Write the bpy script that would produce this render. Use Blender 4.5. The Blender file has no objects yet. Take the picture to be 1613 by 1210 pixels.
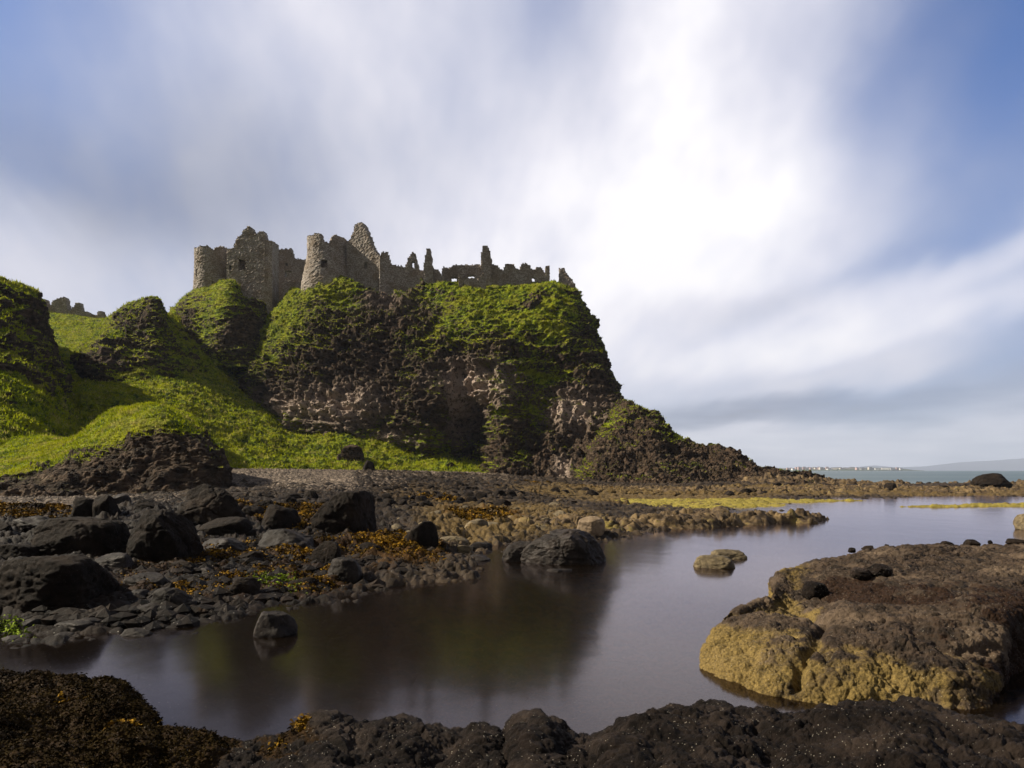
import bpy, bmesh, math, random
import numpy as np
from math import radians as R

random.seed(7)
RNG = np.random.default_rng(11)
sc = bpy.context.scene
COL = sc.collection

# ------------------------------------------------------------------ camera
F = 1075.0            # focal length in photo pixels
CX, HZ = 806.5, 741.0 # photo column of the view axis, photo row of the horizon
CH = 2.2              # eye height above the water
cam = bpy.data.cameras.new('camera')
cam.sensor_width = 36.0
cam.lens = 36.0 * F / 1613.0
cam.shift_y = (HZ - 605.0) / 1613.0
cam.clip_start = 0.05
cam.clip_end = 60000.0
camo = bpy.data.objects.new('camera', cam)
camo.location = (0, 0, CH)
camo.rotation_euler = (R(90), 0, 0)
COL.objects.link(camo)
sc.camera = camo

# ------------------------------------------------------------------ light
SUN_AZ = R(-84)       # measured from the view direction (+Y), negative = to the left
SUN_EL = R(38)
sc.view_settings.view_transform = 'Standard'
sc.view_settings.look = 'None'
sc.view_settings.exposure = 0.88
sc.view_settings.gamma = 1.0
sd = bpy.data.lights.new('sun', 'SUN')
sd.energy = 5.0
sd.angle = R(0.6)
sd.color = (1.0, 0.90, 0.72)
so = bpy.data.objects.new('sun', sd)
dirv = (math.sin(SUN_AZ) * math.cos(SUN_EL), math.cos(SUN_AZ) * math.cos(SUN_EL), math.sin(SUN_EL))
import mathutils
so.rotation_euler = mathutils.Vector(dirv).to_track_quat('Z', 'Y').to_euler()
so.location = (-50, 50, 80)
COL.objects.link(so)


# ------------------------------------------------------------------ node helper
class NT:
    def __init__(self, tree):
        self.t = tree
        self.n = tree.nodes
        self.l = tree.links

    def new(self, typ, **kw):
        n = self.n.new(typ)
        for k, v in kw.items():
            setattr(n, k, v)
        return n

    def put(self, sock, v):
        if v is None:
            return
        if isinstance(v, bpy.types.NodeSocket):
            self.l.new(v, sock)
        else:
            if hasattr(sock.default_value, '__len__') and not hasattr(v, '__len__'):
                v = (v,) * len(sock.default_value)
            elif hasattr(sock.default_value, '__len__') and len(sock.default_value) == 4 and len(v) == 3:
                v = tuple(v) + (1.0,)
            sock.default_value = v

    def m(self, op, a, b=None, c=None, clamp=False):
        n = self.new('ShaderNodeMath', operation=op, use_clamp=clamp)
        self.put(n.inputs[0], a)
        self.put(n.inputs[1], b)
        self.put(n.inputs[2], c)
        return n.outputs[0]

    def v(self, op, a, b=None, s=None):
        n = self.new('ShaderNodeVectorMath', operation=op)
        self.put(n.inputs[0], a)
        self.put(n.inputs[1], b)
        if s is not None:
            self.put(n.inputs['Scale'], s)
        return n.outputs['Value'] if op in ('DOT_PRODUCT', 'LENGTH', 'DISTANCE') else n.outputs[0]

    def noise(self, vec, scale, detail=4, rough=0.55, dist=0.0, lac=2.0):
        n = self.new('ShaderNodeTexNoise')
        self.put(n.inputs['Vector'], vec)
        self.put(n.inputs['Scale'], scale)
        self.put(n.inputs['Detail'], detail)
        self.put(n.inputs['Roughness'], rough)
        self.put(n.inputs['Distortion'], dist)
        self.put(n.inputs['Lacunarity'], lac)
        return n.outputs[0]

    def vor(self, vec, scale, feature='F1', rand=1.0, out='Distance'):
        n = self.new('ShaderNodeTexVoronoi', feature=feature)
        self.put(n.inputs['Vector'], vec)
        self.put(n.inputs['Scale'], scale)
        self.put(n.inputs['Randomness'], rand)
        return n.outputs[out]

    def ramp(self, x, a, b, lo=0.0, hi=1.0, smooth=True):
        n = self.new('ShaderNodeMapRange', interpolation_type='SMOOTHSTEP' if smooth else 'LINEAR')
        self.put(n.inputs[0], x)
        self.put(n.inputs[1], a)
        self.put(n.inputs[2], b)
        self.put(n.inputs[3], lo)
        self.put(n.inputs[4], hi)
        return n.outputs[0]

    def mix(self, f, a, b, mode='MIX'):
        n = self.new('ShaderNodeMix', data_type='RGBA', blend_type=mode)
        self.put(n.inputs[0], f)
        self.put(n.inputs[6], a)
        self.put(n.inputs[7], b)
        return n.outputs[2]

    def mapping(self, vec, scale=(1, 1, 1), rot=(0, 0, 0), loc=(0, 0, 0)):
        n = self.new('ShaderNodeMapping')
        self.put(n.inputs[0], vec)
        n.inputs[1].default_value = loc
        n.inputs[2].default_value = rot
        n.inputs[3].default_value = scale
        return n.outputs[0]

    def bump(self, h, strength=0.5, dist=0.1, normal=None):
        n = self.new('ShaderNodeBump')
        self.put(n.inputs['Height'], h)
        self.put(n.inputs['Strength'], strength)
        self.put(n.inputs['Distance'], dist)
        self.put(n.inputs['Normal'], normal) if normal is not None else None
        return n.outputs[0]

    def attr(self, name):
        n = self.new('ShaderNodeAttribute', attribute_name=name)
        return n.outputs['Fac']


# ------------------------------------------------------------------ sky
world = bpy.data.worlds.new('World')
sc.world = world
world.use_nodes = True
w = NT(world.node_tree)
for n in list(w.n):
    w.n.remove(n)
tc = w.new('ShaderNodeTexCoord')
D = tc.outputs['Generated']
sep = w.new('ShaderNodeSeparateXYZ')
w.put(sep.inputs[0], D)
dx, dy, dz = sep.outputs
az = w.m('ARCTAN2', dx, dy)
el = w.m('ARCTAN2', dz, w.m('SQRT', w.m('ADD', w.m('MULTIPLY', dx, dx), w.m('MULTIPLY', dy, dy))))
el = w.m('ABSOLUTE', el)
sky = w.new('ShaderNodeTexSky', sky_type='NISHITA')
sky.sun_disc = False
sky.sun_elevation = SUN_EL
sky.sun_rotation = SUN_AZ
sky.air_density = 1.0
sky.dust_density = 0.6
sky.ozone_density = 3.0


def sky_uv(px, py):
    a = math.atan((px - CX) / F)
    e = math.atan((HZ - py) / F * math.cos(a))
    return a, e


# drifting clouds were smeared along the wind: everything is drawn out on lines that fan from one point of the horizon
VPA, VPE = sky_uv(620, 900)
ra = w.m('SUBTRACT', az, VPA)
re = w.m('SUBTRACT', el, VPE)
phi = w.m('ARCTAN2', re, ra)
rad = w.m('SQRT', w.m('ADD', w.m('MULTIPLY', ra, ra), w.m('MULTIPLY', re, re)))


def comb(x, y, z=0.0):
    n = w.new('ShaderNodeCombineXYZ')
    w.put(n.inputs[0], x)
    w.put(n.inputs[1], y)
    w.put(n.inputs[2], z)
    return n.outputs[0]


# away from the zenith phi wraps, so feed the noise with cos/sin
fan = comb(w.m('MULTIPLY', w.m('COSINE', phi), 1.0), w.m('MULTIPLY', w.m('SINE', phi), 1.0), w.m('MULTIPLY', rad, 0.55))
st1 = w.noise(fan, 2.6, 2.0, 0.5)
st2 = w.noise(fan, 9.0, 3.0, 0.5)
st3 = w.noise(comb(w.m('MULTIPLY', w.m('COSINE', phi), 2.0), w.m('MULTIPLY', w.m('SINE', phi), 2.0), w.m('MULTIPLY', rad, 2.4)), 3.0, 3.0, 0.55)
dphi = w.m('ADD', w.m('MULTIPLY', w.m('SUBTRACT', st1, 0.5), 0.20), w.m('MULTIPLY', w.m('SUBTRACT', st2, 0.5), 0.10))
# turn the direction a little about the vanishing point
wa = w.m('SUBTRACT', az, w.m('MULTIPLY', re, dphi))
we = w.m('ADD', el, w.m('MULTIPLY', ra, dphi))
P = comb(wa, we)

# (px, py, radius_along_az, radius_el, cloud cover, cloud brightness)
SKYP = [
    (-150, -60, .20, .14, .35, .36), (40, 40, .12, .12, .35, .42), (180, 90, .10, .12, .75, .62), (420, 40, .16, .12, .92, .76), (600, 90, .14, .12, .95, .76),
    (760, 60, .10, .10, .85, .70), (880, 0, .07, .07, .50, .60), (900, 140, .09, .08, .92, .74), (1040, 40, .08, .09, .95, .86), (1170, 20, .08, .07, .97, .88),
    (1120, 130, .13, .06, 1.0, .98, 50), (1000, 270, .16, .07, 1.0, 1.0, 45), (1240, 190, .13, .05, 1.0, .94, 50), (1270, 10, .06, .07, .72, .78), (1400, 60, .12, .06, .38, .62, 50),
    (1520, 120, .12, .09, .08, .5, 40), (1640, 0, .14, .12, .0, .3), (1620, 240, .10, .06, .30, .50, 30), (1400, 230, .12, .035, .72, .68, 42),
    (1490, 350, .14, .045, .50, .42, 24), (1370, 330, .10, .03, .85, .70, 35), (1650, 365, .12, .03, .95, .88, 28), (1240, 310, .10, .07, 1.0, .98, 30), (1130, 400, .16, .06, 1.0, 1.05, 15),
    (1320, 410, .12, .03, 1.0, .98, 20), (1450, 455, .14, .025, 1.0, 1.0, 14), (950, 540, .08, .06, 1.0, .96),
    (90, 260, .13, .08, 1.0, .34), (320, 320, .18, .07, 1.0, .34), (330, 210, .14, .07, 1.0, .45), (520, 240, .14, .08, .97, .50), (0, 360, .07, .05, 1.0, .86), (60, 440, .10, .04, 1.0, .78),
    (220, 430, .12, .045, 1.0, .66), (480, 380, .12, .05, 1.0, .62), (640, 330, .14, .06, 1.0, .78), (760, 390, .12, .05, 1.0, .95), (900, 310, .10, .06, 1.0, .95),
    (1060, 495, .09, .03, 1.0, .80), (1190, 490, .07, .018, 1.0, .62), (1500, 500, .12, .018, 1.0, .98, 8), (1220, 560, .16, .020, 1.0, 1.0, 6), (1400, 575, .10, .012, 1.0, .80, 10),
    (1590, 540, .10, .014, .7, .44, 14), (1110, 658, .10, .013, .92, .31, 4), (1300, 638, .13, .012, .88, .31, 6), (1540, 600, .13, .014, .80, .35, 10),
    (1150, 700, .14, .018, 1.0, .84), (1400, 690, .14, .016, 1.0, .84), (1600, 685, .14, .016, .95, .70), (1400, 730, .5, .012, .95, .62), (400, 600, .5, .10, .9, .70),
    (-600, 300, .3, .2, .9, .42), (2300, 300, .3, .25, .6, .45), (2100, 600, .3, .06, .9, .5),
]
acc = None
wsum = None
for row_ in SKYP:
    px, py, r1, r2, dcov, br = row_[:6]
    th = R(row_[6]) if len(row_) > 6 else 0.0
    a0, e0 = sky_uv(px, py)
    d = w.v('SUBTRACT', P, (a0, e0, 0))
    if th:
        d = comb(w.v('DOT_PRODUCT', d, (math.cos(th), math.sin(th), 0)), w.v('DOT_PRODUCT', d, (-math.sin(th), math.cos(th), 0)))
    d = w.v('MULTIPLY', d, (1 / r1, 1 / r2, 0))
    g = w.m('POWER', 2.718, w.m('MULTIPLY', w.v('DOT_PRODUCT', d, d), -1.0))
    term = w.v('SCALE', (dcov, br, 1.0), None, s=g)
    acc = term if acc is None else w.v('ADD', acc, term)
# a faint default so that the rest of the dome is sane
acc = w.v('ADD', acc, (1.0 * 3e-3, 0.27 * 3e-3, 3e-3))
sp = w.new('ShaderNodeSeparateXYZ')
w.put(sp.inputs[0], acc)
cover = w.m('DIVIDE', sp.outputs[0], sp.outputs[2])
bright = w.m('DIVIDE', sp.outputs[1], sp.outputs[2])
fine = w.m('SUBTRACT', st3, 0.5)
horizfade = w.ramp(el, 0.02, 0.20)
cover = w.m('ADD', cover, w.m('MULTIPLY', fine, 0.35), clamp=True)
bright = w.m('MULTIPLY', bright, w.m('ADD', 1.0, w.m('MULTIPLY', fine, w.m('ADD', 0.25, w.m('MULTIPLY', horizfade, 0.1)))))
# low puffy layer close to the horizon
low = w.noise(comb(w.m('MULTIPLY', az, 6.0), w.m('MULTIPLY', el, 40.0)), 2.2, 4.0, 0.55)
lowm = w.ramp(el, 0.0, 0.14, 1.0, 0.0)
bright = w.m('ADD', bright, w.m('MULTIPLY', w.m('MULTIPLY', w.m('SUBTRACT', low, 0.5), 0.6), lowm))
cr = w.new('ShaderNodeValToRGB')
w.put(cr.inputs[0], bright)
e = cr.color_ramp.elements
e[0].position = 0.0
e[0].color = (.03, .03, .035, 1)
e[1].position = 1.0
e[1].color = (.80, .78, .80, 1)
for pos, c in ((.20, (.10, .10, .10, 1)), (.29, (.165, .162, .162, 1)), (.35, (.17, .19, .27, 1)), (.42, (.245, .265, .345, 1)), (.62, (.44, .45, .53, 1)), (.85, (.64, .63, .69, 1))):
    q = e.new(pos)
    q.color = c
blue = w.mix(1.0, sky.outputs[0], (.030, .062, .105), 'MULTIPLY')
skyc = w.mix(cover, blue, cr.outputs[0])
bg = w.new('ShaderNodeBackground')
w.put(bg.inputs[0], skyc)
bg.inputs[1].default_value = 0.76
wo = w.new('ShaderNodeOutputWorld')
w.l.new(bg.outputs[0], wo.inputs[0])


# ------------------------------------------------------------------ numpy noise
def _hash(ix, iy, iz, s):
    h = (ix * 374761393 + iy * 668265263 + iz * 2147483647 + s * 1274126177) & 0xFFFFFFFF
    h = ((h ^ (h >> 13)) * 1274126177) & 0xFFFFFFFF
    h = ((h ^ (h >> 15)) * 2246822519) & 0xFFFFFFFF
    return h ^ (h >> 16)


_ang = np.random.default_rng(3).normal(size=(256, 3))
_ang /= np.linalg.norm(_ang, axis=1)[:, None]
_ang = _ang.astype(np.float32)


def perlin(p, seed=0):
    p = np.asarray(p, dtype=np.float32)
    sh = p.shape[:-1]
    p = p.reshape(-1, 3)
    i = np.floor(p).astype(np.int64)
    f = (p - i).astype(np.float32)
    u = f * f * f * (f * (f * 6 - 15) + 10)
    out = 0
    for cx in (0, 1):
        wx = u[:, 0] if cx else 1 - u[:, 0]
        for cy in (0, 1):
            wy = u[:, 1] if cy else 1 - u[:, 1]
            for cz in (0, 1):
                wz = u[:, 2] if cz else 1 - u[:, 2]
                g = _ang[_hash(i[:, 0] + cx, i[:, 1] + cy, i[:, 2] + cz, seed) & 255]
                dd = g[:, 0] * (f[:, 0] - cx) + g[:, 1] * (f[:, 1] - cy) + g[:, 2] * (f[:, 2] - cz)
                out = out + wx * wy * wz * dd
    return (out * 1.5).reshape(sh)


def fbm(p, octaves=4, seed=0, gain=0.5):
    a, s, out = 1.0, 0.0, 0
    p = np.asarray(p, dtype=np.float32)
    for k in range(octaves):
        out = out + a * perlin(p * (2.03 ** k) + 17.3 * k, seed + k)
        s += a
        a *= gain
    return out / s


def ridged(p, octaves=4, seed=0, gain=0.5):
    a, s, out = 1.0, 0.0, 0
    p = np.asarray(p, dtype=np.float32)
    for k in range(octaves):
        out = out + a * (1 - 2.2 * np.abs(perlin(p * (2.07 ** k) + 9.1 * k, seed + k)))
        s += a
        a *= gain
    return out / s


def worley(p, seed=0, cellv=False):
    """distance to the nearest and second nearest cell point"""
    p = np.asarray(p, dtype=np.float32)
    sh = p.shape[:-1]
    p = p.reshape(-1, 3)
    i = np.floor(p).astype(np.int64)
    f = (p - i).astype(np.float32)
    d1 = np.full(len(p), 9.0, np.float32)
    d2 = np.full(len(p), 9.0, np.float32)
    cv = np.zeros(len(p), np.float32)
    for a in (-1, 0, 1):
        for b in (-1, 0, 1):
            for c in (-1, 0, 1):
                h = _hash(i[:, 0] + a, i[:, 1] + b, i[:, 2] + c, seed)
                ox = (h & 1023) / 1023.0
                oy = ((h >> 10) & 1023) / 1023.0
                oz = ((h >> 20) & 1023) / 1023.0
                d = (a + ox - f[:, 0]) ** 2 + (b + oy - f[:, 1]) ** 2 + (c + oz - f[:, 2]) ** 2
                d = d.astype(np.float32)
                nearer = d < d1
                d2 = np.where(nearer, d1, np.minimum(d2, d))
                if cellv:
                    cv = np.where(nearer, ((h >> 5) & 255) / 255.0, cv)
                d1 = np.where(nearer, d, d1)
    r = (np.sqrt(d1).reshape(sh), np.sqrt(d2).reshape(sh))
    return r + (cv.reshape(sh),) if cellv else r


def lumps(p, seed=0):
    """rounded knobs with creases between them, about -0.5..0.5"""
    d1, d2 = worley(p, seed)
    return np.sqrt(np.clip(1 - d1 * d1 * 0.9, 0, 1)) - 0.75 + 0.35 * np.clip((d2 - d1) * 3, 0, 1)


def blocks(p, seed=0):
    """tilted angular blocks with steps between them, 0..1"""
    d1, d2, cv = worley(p, seed, True)
    return cv * np.clip((d2 - d1) * 7, 0, 1) + .25 * np.sin(cv * 40) * d1


def sstep(x, a, b):
    t = np.clip((x - a) / (b - a), 0, 1)
    return t * t * (3 - 2 * t)


# ------------------------------------------------------------------ mesh helpers
def W(px, py, Y):
    """the place at distance Y seen at photo pixel px, py"""
    return ((px - CX) / F * Y, Y, CH + (HZ - py) / F * Y)


def link_mesh(name, verts, faces, mat, parent=None, smooth=True, attrs=None, mats=None, matidx=None):
    me = bpy.data.meshes.new(name)
    verts = np.asarray(verts, dtype=np.float32).reshape(-1, 3)
    faces = np.asarray(faces, dtype=np.int32)
    nf, k = faces.shape
    me.vertices.add(len(verts))
    me.vertices.foreach_set('co', verts.ravel())
    me.loops.add(nf * k)
    me.loops.foreach_set('vertex_index', faces.ravel())
    me.polygons.add(nf)
    me.polygons.foreach_set('loop_start', np.arange(nf, dtype=np.int32) * k)
    me.polygons.foreach_set('loop_total', np.full(nf, k, np.int32))
    me.polygons.foreach_set('use_smooth', np.full(nf, smooth, bool))
    for m_ in (mats or [mat]):
        me.materials.append(m_)
    if matidx is not None:
        me.polygons.foreach_set('material_index', np.asarray(matidx, np.int32))
    if attrs:
        for kk, vv in attrs.items():
            a = me.attributes.new(kk, 'FLOAT', 'POINT')
            a.data.foreach_set('value', np.asarray(vv, np.float32).ravel())
    me.update()
    me.validate()
    o = bpy.data.objects.new(name, me)
    COL.objects.link(o)
    if parent is not None:
        o.parent = parent
    return o


def grid_faces(nu, nv):
    a = np.arange(nu * nv, dtype=np.int32).reshape(nu, nv)
    return np.stack([a[:-1, :-1], a[1:, :-1], a[1:, 1:], a[:-1, 1:]], axis=-1).reshape(-1, 4)


def tag(o, label=None, cat=None, group=None, kind=None):
    if label:
        o['label'] = label
    if cat:
        o['category'] = cat
    if group:
        o['group'] = group
    if kind:
        o['kind'] = kind
    return o


def empty(name, loc=(0, 0, 0)):
    o = bpy.data.objects.new(name, None)
    o.location = loc
    COL.objects.link(o)
    return o


def recenter(o):
    """put the origin of a mesh object at its base"""
    me = o.data
    n = len(me.vertices)
    c = np.empty(n * 3, np.float32)
    me.vertices.foreach_get('co', c)
    c = c.reshape(-1, 3)
    b = np.array([(c[:, 0].min() + c[:, 0].max()) / 2, (c[:, 1].min() + c[:, 1].max()) / 2, c[:, 2].min()])
    c -= b.astype(np.float32)
    me.vertices.foreach_set('co', c.ravel())
    o.location = tuple(float(q) for q in b)
    return o


def crom(tk, V, t):
    """cubic interpolation of V (K, ...) given at tk, at t"""
    tk = np.asarray(tk, float)
    V = np.asarray(V, float)
    K = len(tk)
    h = np.diff(tk)
    dl = (V[1:] - V[:-1]) / h.reshape((-1,) + (1,) * (V.ndim - 1))
    m = np.empty_like(V)
    m[0] = dl[0]
    m[-1] = dl[-1]
    hh0 = h[:-1].reshape((-1,) + (1,) * (V.ndim - 1))
    hh1 = h[1:].reshape((-1,) + (1,) * (V.ndim - 1))
    m[1:-1] = (dl[:-1] * hh1 + dl[1:] * hh0) / (hh0 + hh1)
    # limit overshoot
    j = np.clip(np.searchsorted(tk, t, side='right') - 1, 0, K - 2)
    hj = h[j]
    s = (t - tk[j]) / hj
    sh = (-1,) + (1,) * (V.ndim - 1)
    s = s.reshape(sh)
    hj = hj.reshape(sh)
    return ((2 * s**3 - 3 * s**2 + 1) * V[j] + (s**3 - 2 * s**2 + s) * hj * m[j]
            + (-2 * s**3 + 3 * s**2) * V[j + 1] + (s**3 - s**2) * hj * m[j + 1])


def normals(Pt):
    du = np.gradient(Pt, axis=0)
    dv = np.gradient(Pt, axis=1)
    n = np.cross(du, dv)
    n /= np.linalg.norm(n, axis=-1)[..., None] + 1e-9
    return n


def loft(secs, nu, nv, back):
    """secs: list of sections, each a list of (px,py,Y,g) from base to ridge.  back: (dY,dz) rows added behind the ridge.
    returns points (nu,nv,3) and g (nu,nv), px, py fields"""
    A = []
    for s in secs:
        row = []
        for q in s:
            px, py, Y = q[:3]
            g = q[3] if len(q) > 3 else 0.5
            row.append(W(px, py, Y) + (g, px, py))
        x, y, z, g, px, py = row[-1]
        for (dY, dz_) in back:
            k = (y + dY) / y
            row.append((x * k, y + dY, z + dz_, 0.9, px, py))
        A.append(row)
    A = np.array(A)
    # row parameter from mean spacing
    dr = np.linalg.norm(np.diff(A[:, :, :3], axis=1), axis=-1).mean(axis=0)
    tv = np.concatenate([[0], np.cumsum(np.maximum(dr, 1e-3))])
    nback = len(back)
    tr = tv[len(tv) - 1 - nback]
    n1 = int(nv * 0.86)
    t = np.concatenate([np.linspace(0, tr, n1, endpoint=False), np.linspace(tr, tv[-1], nv - n1)])
    B = crom(tv, np.swapaxes(A, 0, 1), t)      # (nv, S, 6)
    B = np.swapaxes(B, 0, 1)
    du = np.linalg.norm(np.diff(A[:, :, :3], axis=0), axis=-1).mean(axis=1)
    tu = np.concatenate([[0], np.cumsum(np.maximum(du, 1e-3))])
    C = crom(tu, B, np.linspace(0, tu[-1], nu))
    return C[..., :3], C[..., 3], C[..., 4], C[..., 5]


def blobs(px, py, lst):
    out = np.zeros_like(px)
    for (x, y, rx, ry, a) in lst:
        out += a * np.exp(-((px - x) / rx) ** 2 - ((py - y) / ry) ** 2)
    return out


GRASS_PTS = []   # (points, normals, density mask, size) collected for the grass blades


def terrain(name, secs, nu, nv, back, rock_amp=1.0, grass_amp=1.0, gb=(), pb=(), seed=0, scale=1.0, grass_size=0.3, fade=1.0, want_grass=True, dentb=()):
    Pt, g, px, py = loft(secs, nu, nv, back)
    N = normals(Pt)
    if N[nu // 2, nv // 3, 1] > 0:
        N = -N
    g = g + blobs(px, py, gb)
    big = fbm(Pt / (9 * scale), 3, seed)
    g2 = g + 0.85 * fbm(Pt * np.array([1, 1, 1.5]) / (3.6 * scale), 4, seed + 20) + 0.35 * big
    gm = sstep(g2, 0.38, 0.62)
    S3 = Pt / scale
    # crag: broad buttresses, horizontal flow layers, knobs
    lay = S3.copy()
    lay[..., 2] *= 2.4
    vert = S3.copy()
    vert[..., 2] *= 0.45
    r = (1.5 * big + 1.5 * ridged(vert / 5.0, 3, seed + 40) + 1.15 * ridged(lay / 3.0, 5, seed + 60, 0.62)
         + 0.95 * lumps(S3 / 1.9, seed + 80) + 0.42 * lumps(S3 / 0.7, seed + 90)) * 0.8 - 0.7
    zz = (S3[..., 2] + 1.8 * fbm(S3 / 7.0, 3, seed + 150) + .15 * S3[..., 0]) / 2.7
    saw = zz - np.floor(zz)
    strat = sstep(saw, 0, .75) - sstep(saw, .82, 1.0)
    zz2 = (S3[..., 2] + .8 * fbm(S3 / 3.0, 3, seed + 160)) / .95
    saw2 = zz2 - np.floor(zz2)
    strat2 = sstep(saw2, 0, .7) - sstep(saw2, .8, 1.0)
    patch = sstep(fbm(S3 / 6.0, 2, seed + 170), -.25, .15)
    dg = S3.copy()
    dg[..., 0] += .8 * S3[..., 2]
    dg[..., 2] *= .35
    r = r + (.60 * strat - .3) * patch + (.18 * strat2 - .07) + .7 * ridged(dg / 2.4, 3, seed + 180)- .2
    tuss = S3.copy()
    tuss[..., 2] *= 1.9
    gr = 0.9 * big + 0.65 * ridged(tuss / 2.8, 3, seed + 100) + 0.40 * fbm(tuss / 1.1, 3, seed + 120) + 0.30 * lumps(S3 / 0.8, seed + 140) - .2
    d = (r * rock_amp * (1 - gm) + (gr * grass_amp + 0.15 + .45 * (strat - .5) * patch * sstep(rock_amp, .55, .9)) * gm) * scale * fade
    if len(dentb):
        d = d + blobs(px, py, dentb)
    Pt = Pt + N * d[..., None]
    N2 = normals(Pt)
    if N2[nu // 2, nv // 3, 1] > 0:
        N2 = -N2
    up = np.clip(np.abs(N2[..., 2]), 0, 1)
    gfin = g2 + 1.05 * (up - 0.50)
    pale = blobs(px, py, pb) if len(pb) else np.zeros_like(px)
    o = link_mesh(name, Pt.reshape(-1, 3), grid_faces(nu, nv), MAT['hill'], attrs={'grass': gfin, 'pale': pale})
    tag(o, kind='structure')
    if want_grass:
        GRASS_PTS.append((Pt, N2, sstep(gfin, 0.45, 0.6), grass_size))
    return o, Pt, N2, gfin


# ------------------------------------------------------------------ materials
MAT = {}


def newmat(name):
    m = bpy.data.materials.new(name)
    m.use_nodes = True
    t = NT(m.node_tree)
    for n in list(t.n):
        t.n.remove(n)
    out = t.new('ShaderNodeOutputMaterial')
    MAT[name] = m
    return m, t, out


def principled(t, out, color, rough=0.9, normal=None, spec=0.3, **kw):
    b = t.new('ShaderNodeBsdfPrincipled')
    t.put(b.inputs['Base Color'], color)
    t.put(b.inputs['Roughness'], rough)
    t.put(b.inputs['Specular IOR Level'], spec)
    if normal is not None:
        t.put(b.inputs['Normal'], normal)
    for k, v in kw.items():
        t.put(b.inputs[k], v)
    t.l.new(b.outputs[0], out.inputs[0])
    return b


def mat_hill():
    m, t, out = newmat('hill')
    co = t.new('ShaderNodeTexCoord').outputs['Object']
    ga = t.attr('grass')
    pa = t.attr('pale')
    n1 = t.noise(co, 0.35, 5, 0.6)
    n2 = t.noise(co, 1.6, 6, 0.65)
    n3 = t.noise(co, 7.0, 4, 0.7)
    lay = t.noise(t.mapping(co, (0.5, 0.5, 2.6)), 1.1, 5, 0.6)
    gm = t.ramp(t.m('ADD', ga, t.m('MULTIPLY', t.m('SUBTRACT', n3, 0.5), 0.7)), 0.42, 0.60)
    # rock
    r1 = t.mix(t.ramp(n2, 0.35, 0.68), (.016, .011, .008), (.098, .063, .040))
    r1 = t.mix(t.ramp(lay, 0.50, 0.72, 0, 0.55), r1, (.23, .165, .115))
    r1 = t.mix(t.ramp(n1, 0.50, 0.70, 0, 0.5), r1, (.055, .038, .022))
    pm = t.m('MULTIPLY', pa, t.ramp(t.m('ADD', n2, t.m('MULTIPLY', n3, 0.5)), 0.55, 0.80), clamp=True)
    r1 = t.mix(pm, r1, (.50, .39, .32))
    sp_ = t.vor(co, 1.7)
    r1 = t.mix(t.ramp(sp_, 0.03, 0.08, 0.6, 0), r1, (.38, .34, .30))
    moss = t.m('MULTIPLY', t.ramp(ga, 0.05, 0.45), t.ramp(n2, 0.42, 0.62, 0, 0.75))
    r1 = t.mix(moss, r1, (.040, .050, .010))
    # grass
    g1 = t.mix(t.ramp(n2, 0.40, 0.60), (.030, .055, .003), (.22, .265, .006))
    g1 = t.mix(t.ramp(n1, 0.40, 0.66, 0, 0.6), g1, (.26, .25, .008))
    g1 = t.mix(t.ramp(t.noise(t.mapping(co, (1, 1, 1.5), loc=(5, 2, 1)), 0.8, 5, 0.7), 0.56, 0.72, 0, 0.7), g1, (.24, .20, .065))
    g1 = t.mix(t.ramp(n3, 0.55, 0.75, 0, 0.35), g1, (.20, .22, .03))
    c = t.mix(gm, r1, g1)
    h = t.m('ADD', t.m('MULTIPLY', n2, 1.0), t.m('MULTIPLY', t.m('SUBTRACT', n3, 0.5), 0.5))
    crack = t.vor(t.mapping(co, (1, 1, 1.4)), 1.3, 'DISTANCE_TO_EDGE')
    h = t.m('ADD', h, t.m('MULTIPLY', t.ramp(crack, 0, 0.12), 0.25))
    nrm = t.bump(h, 1.0, 0.45)
    principled(t, out, c, 0.92, nrm, 0.15)


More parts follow.
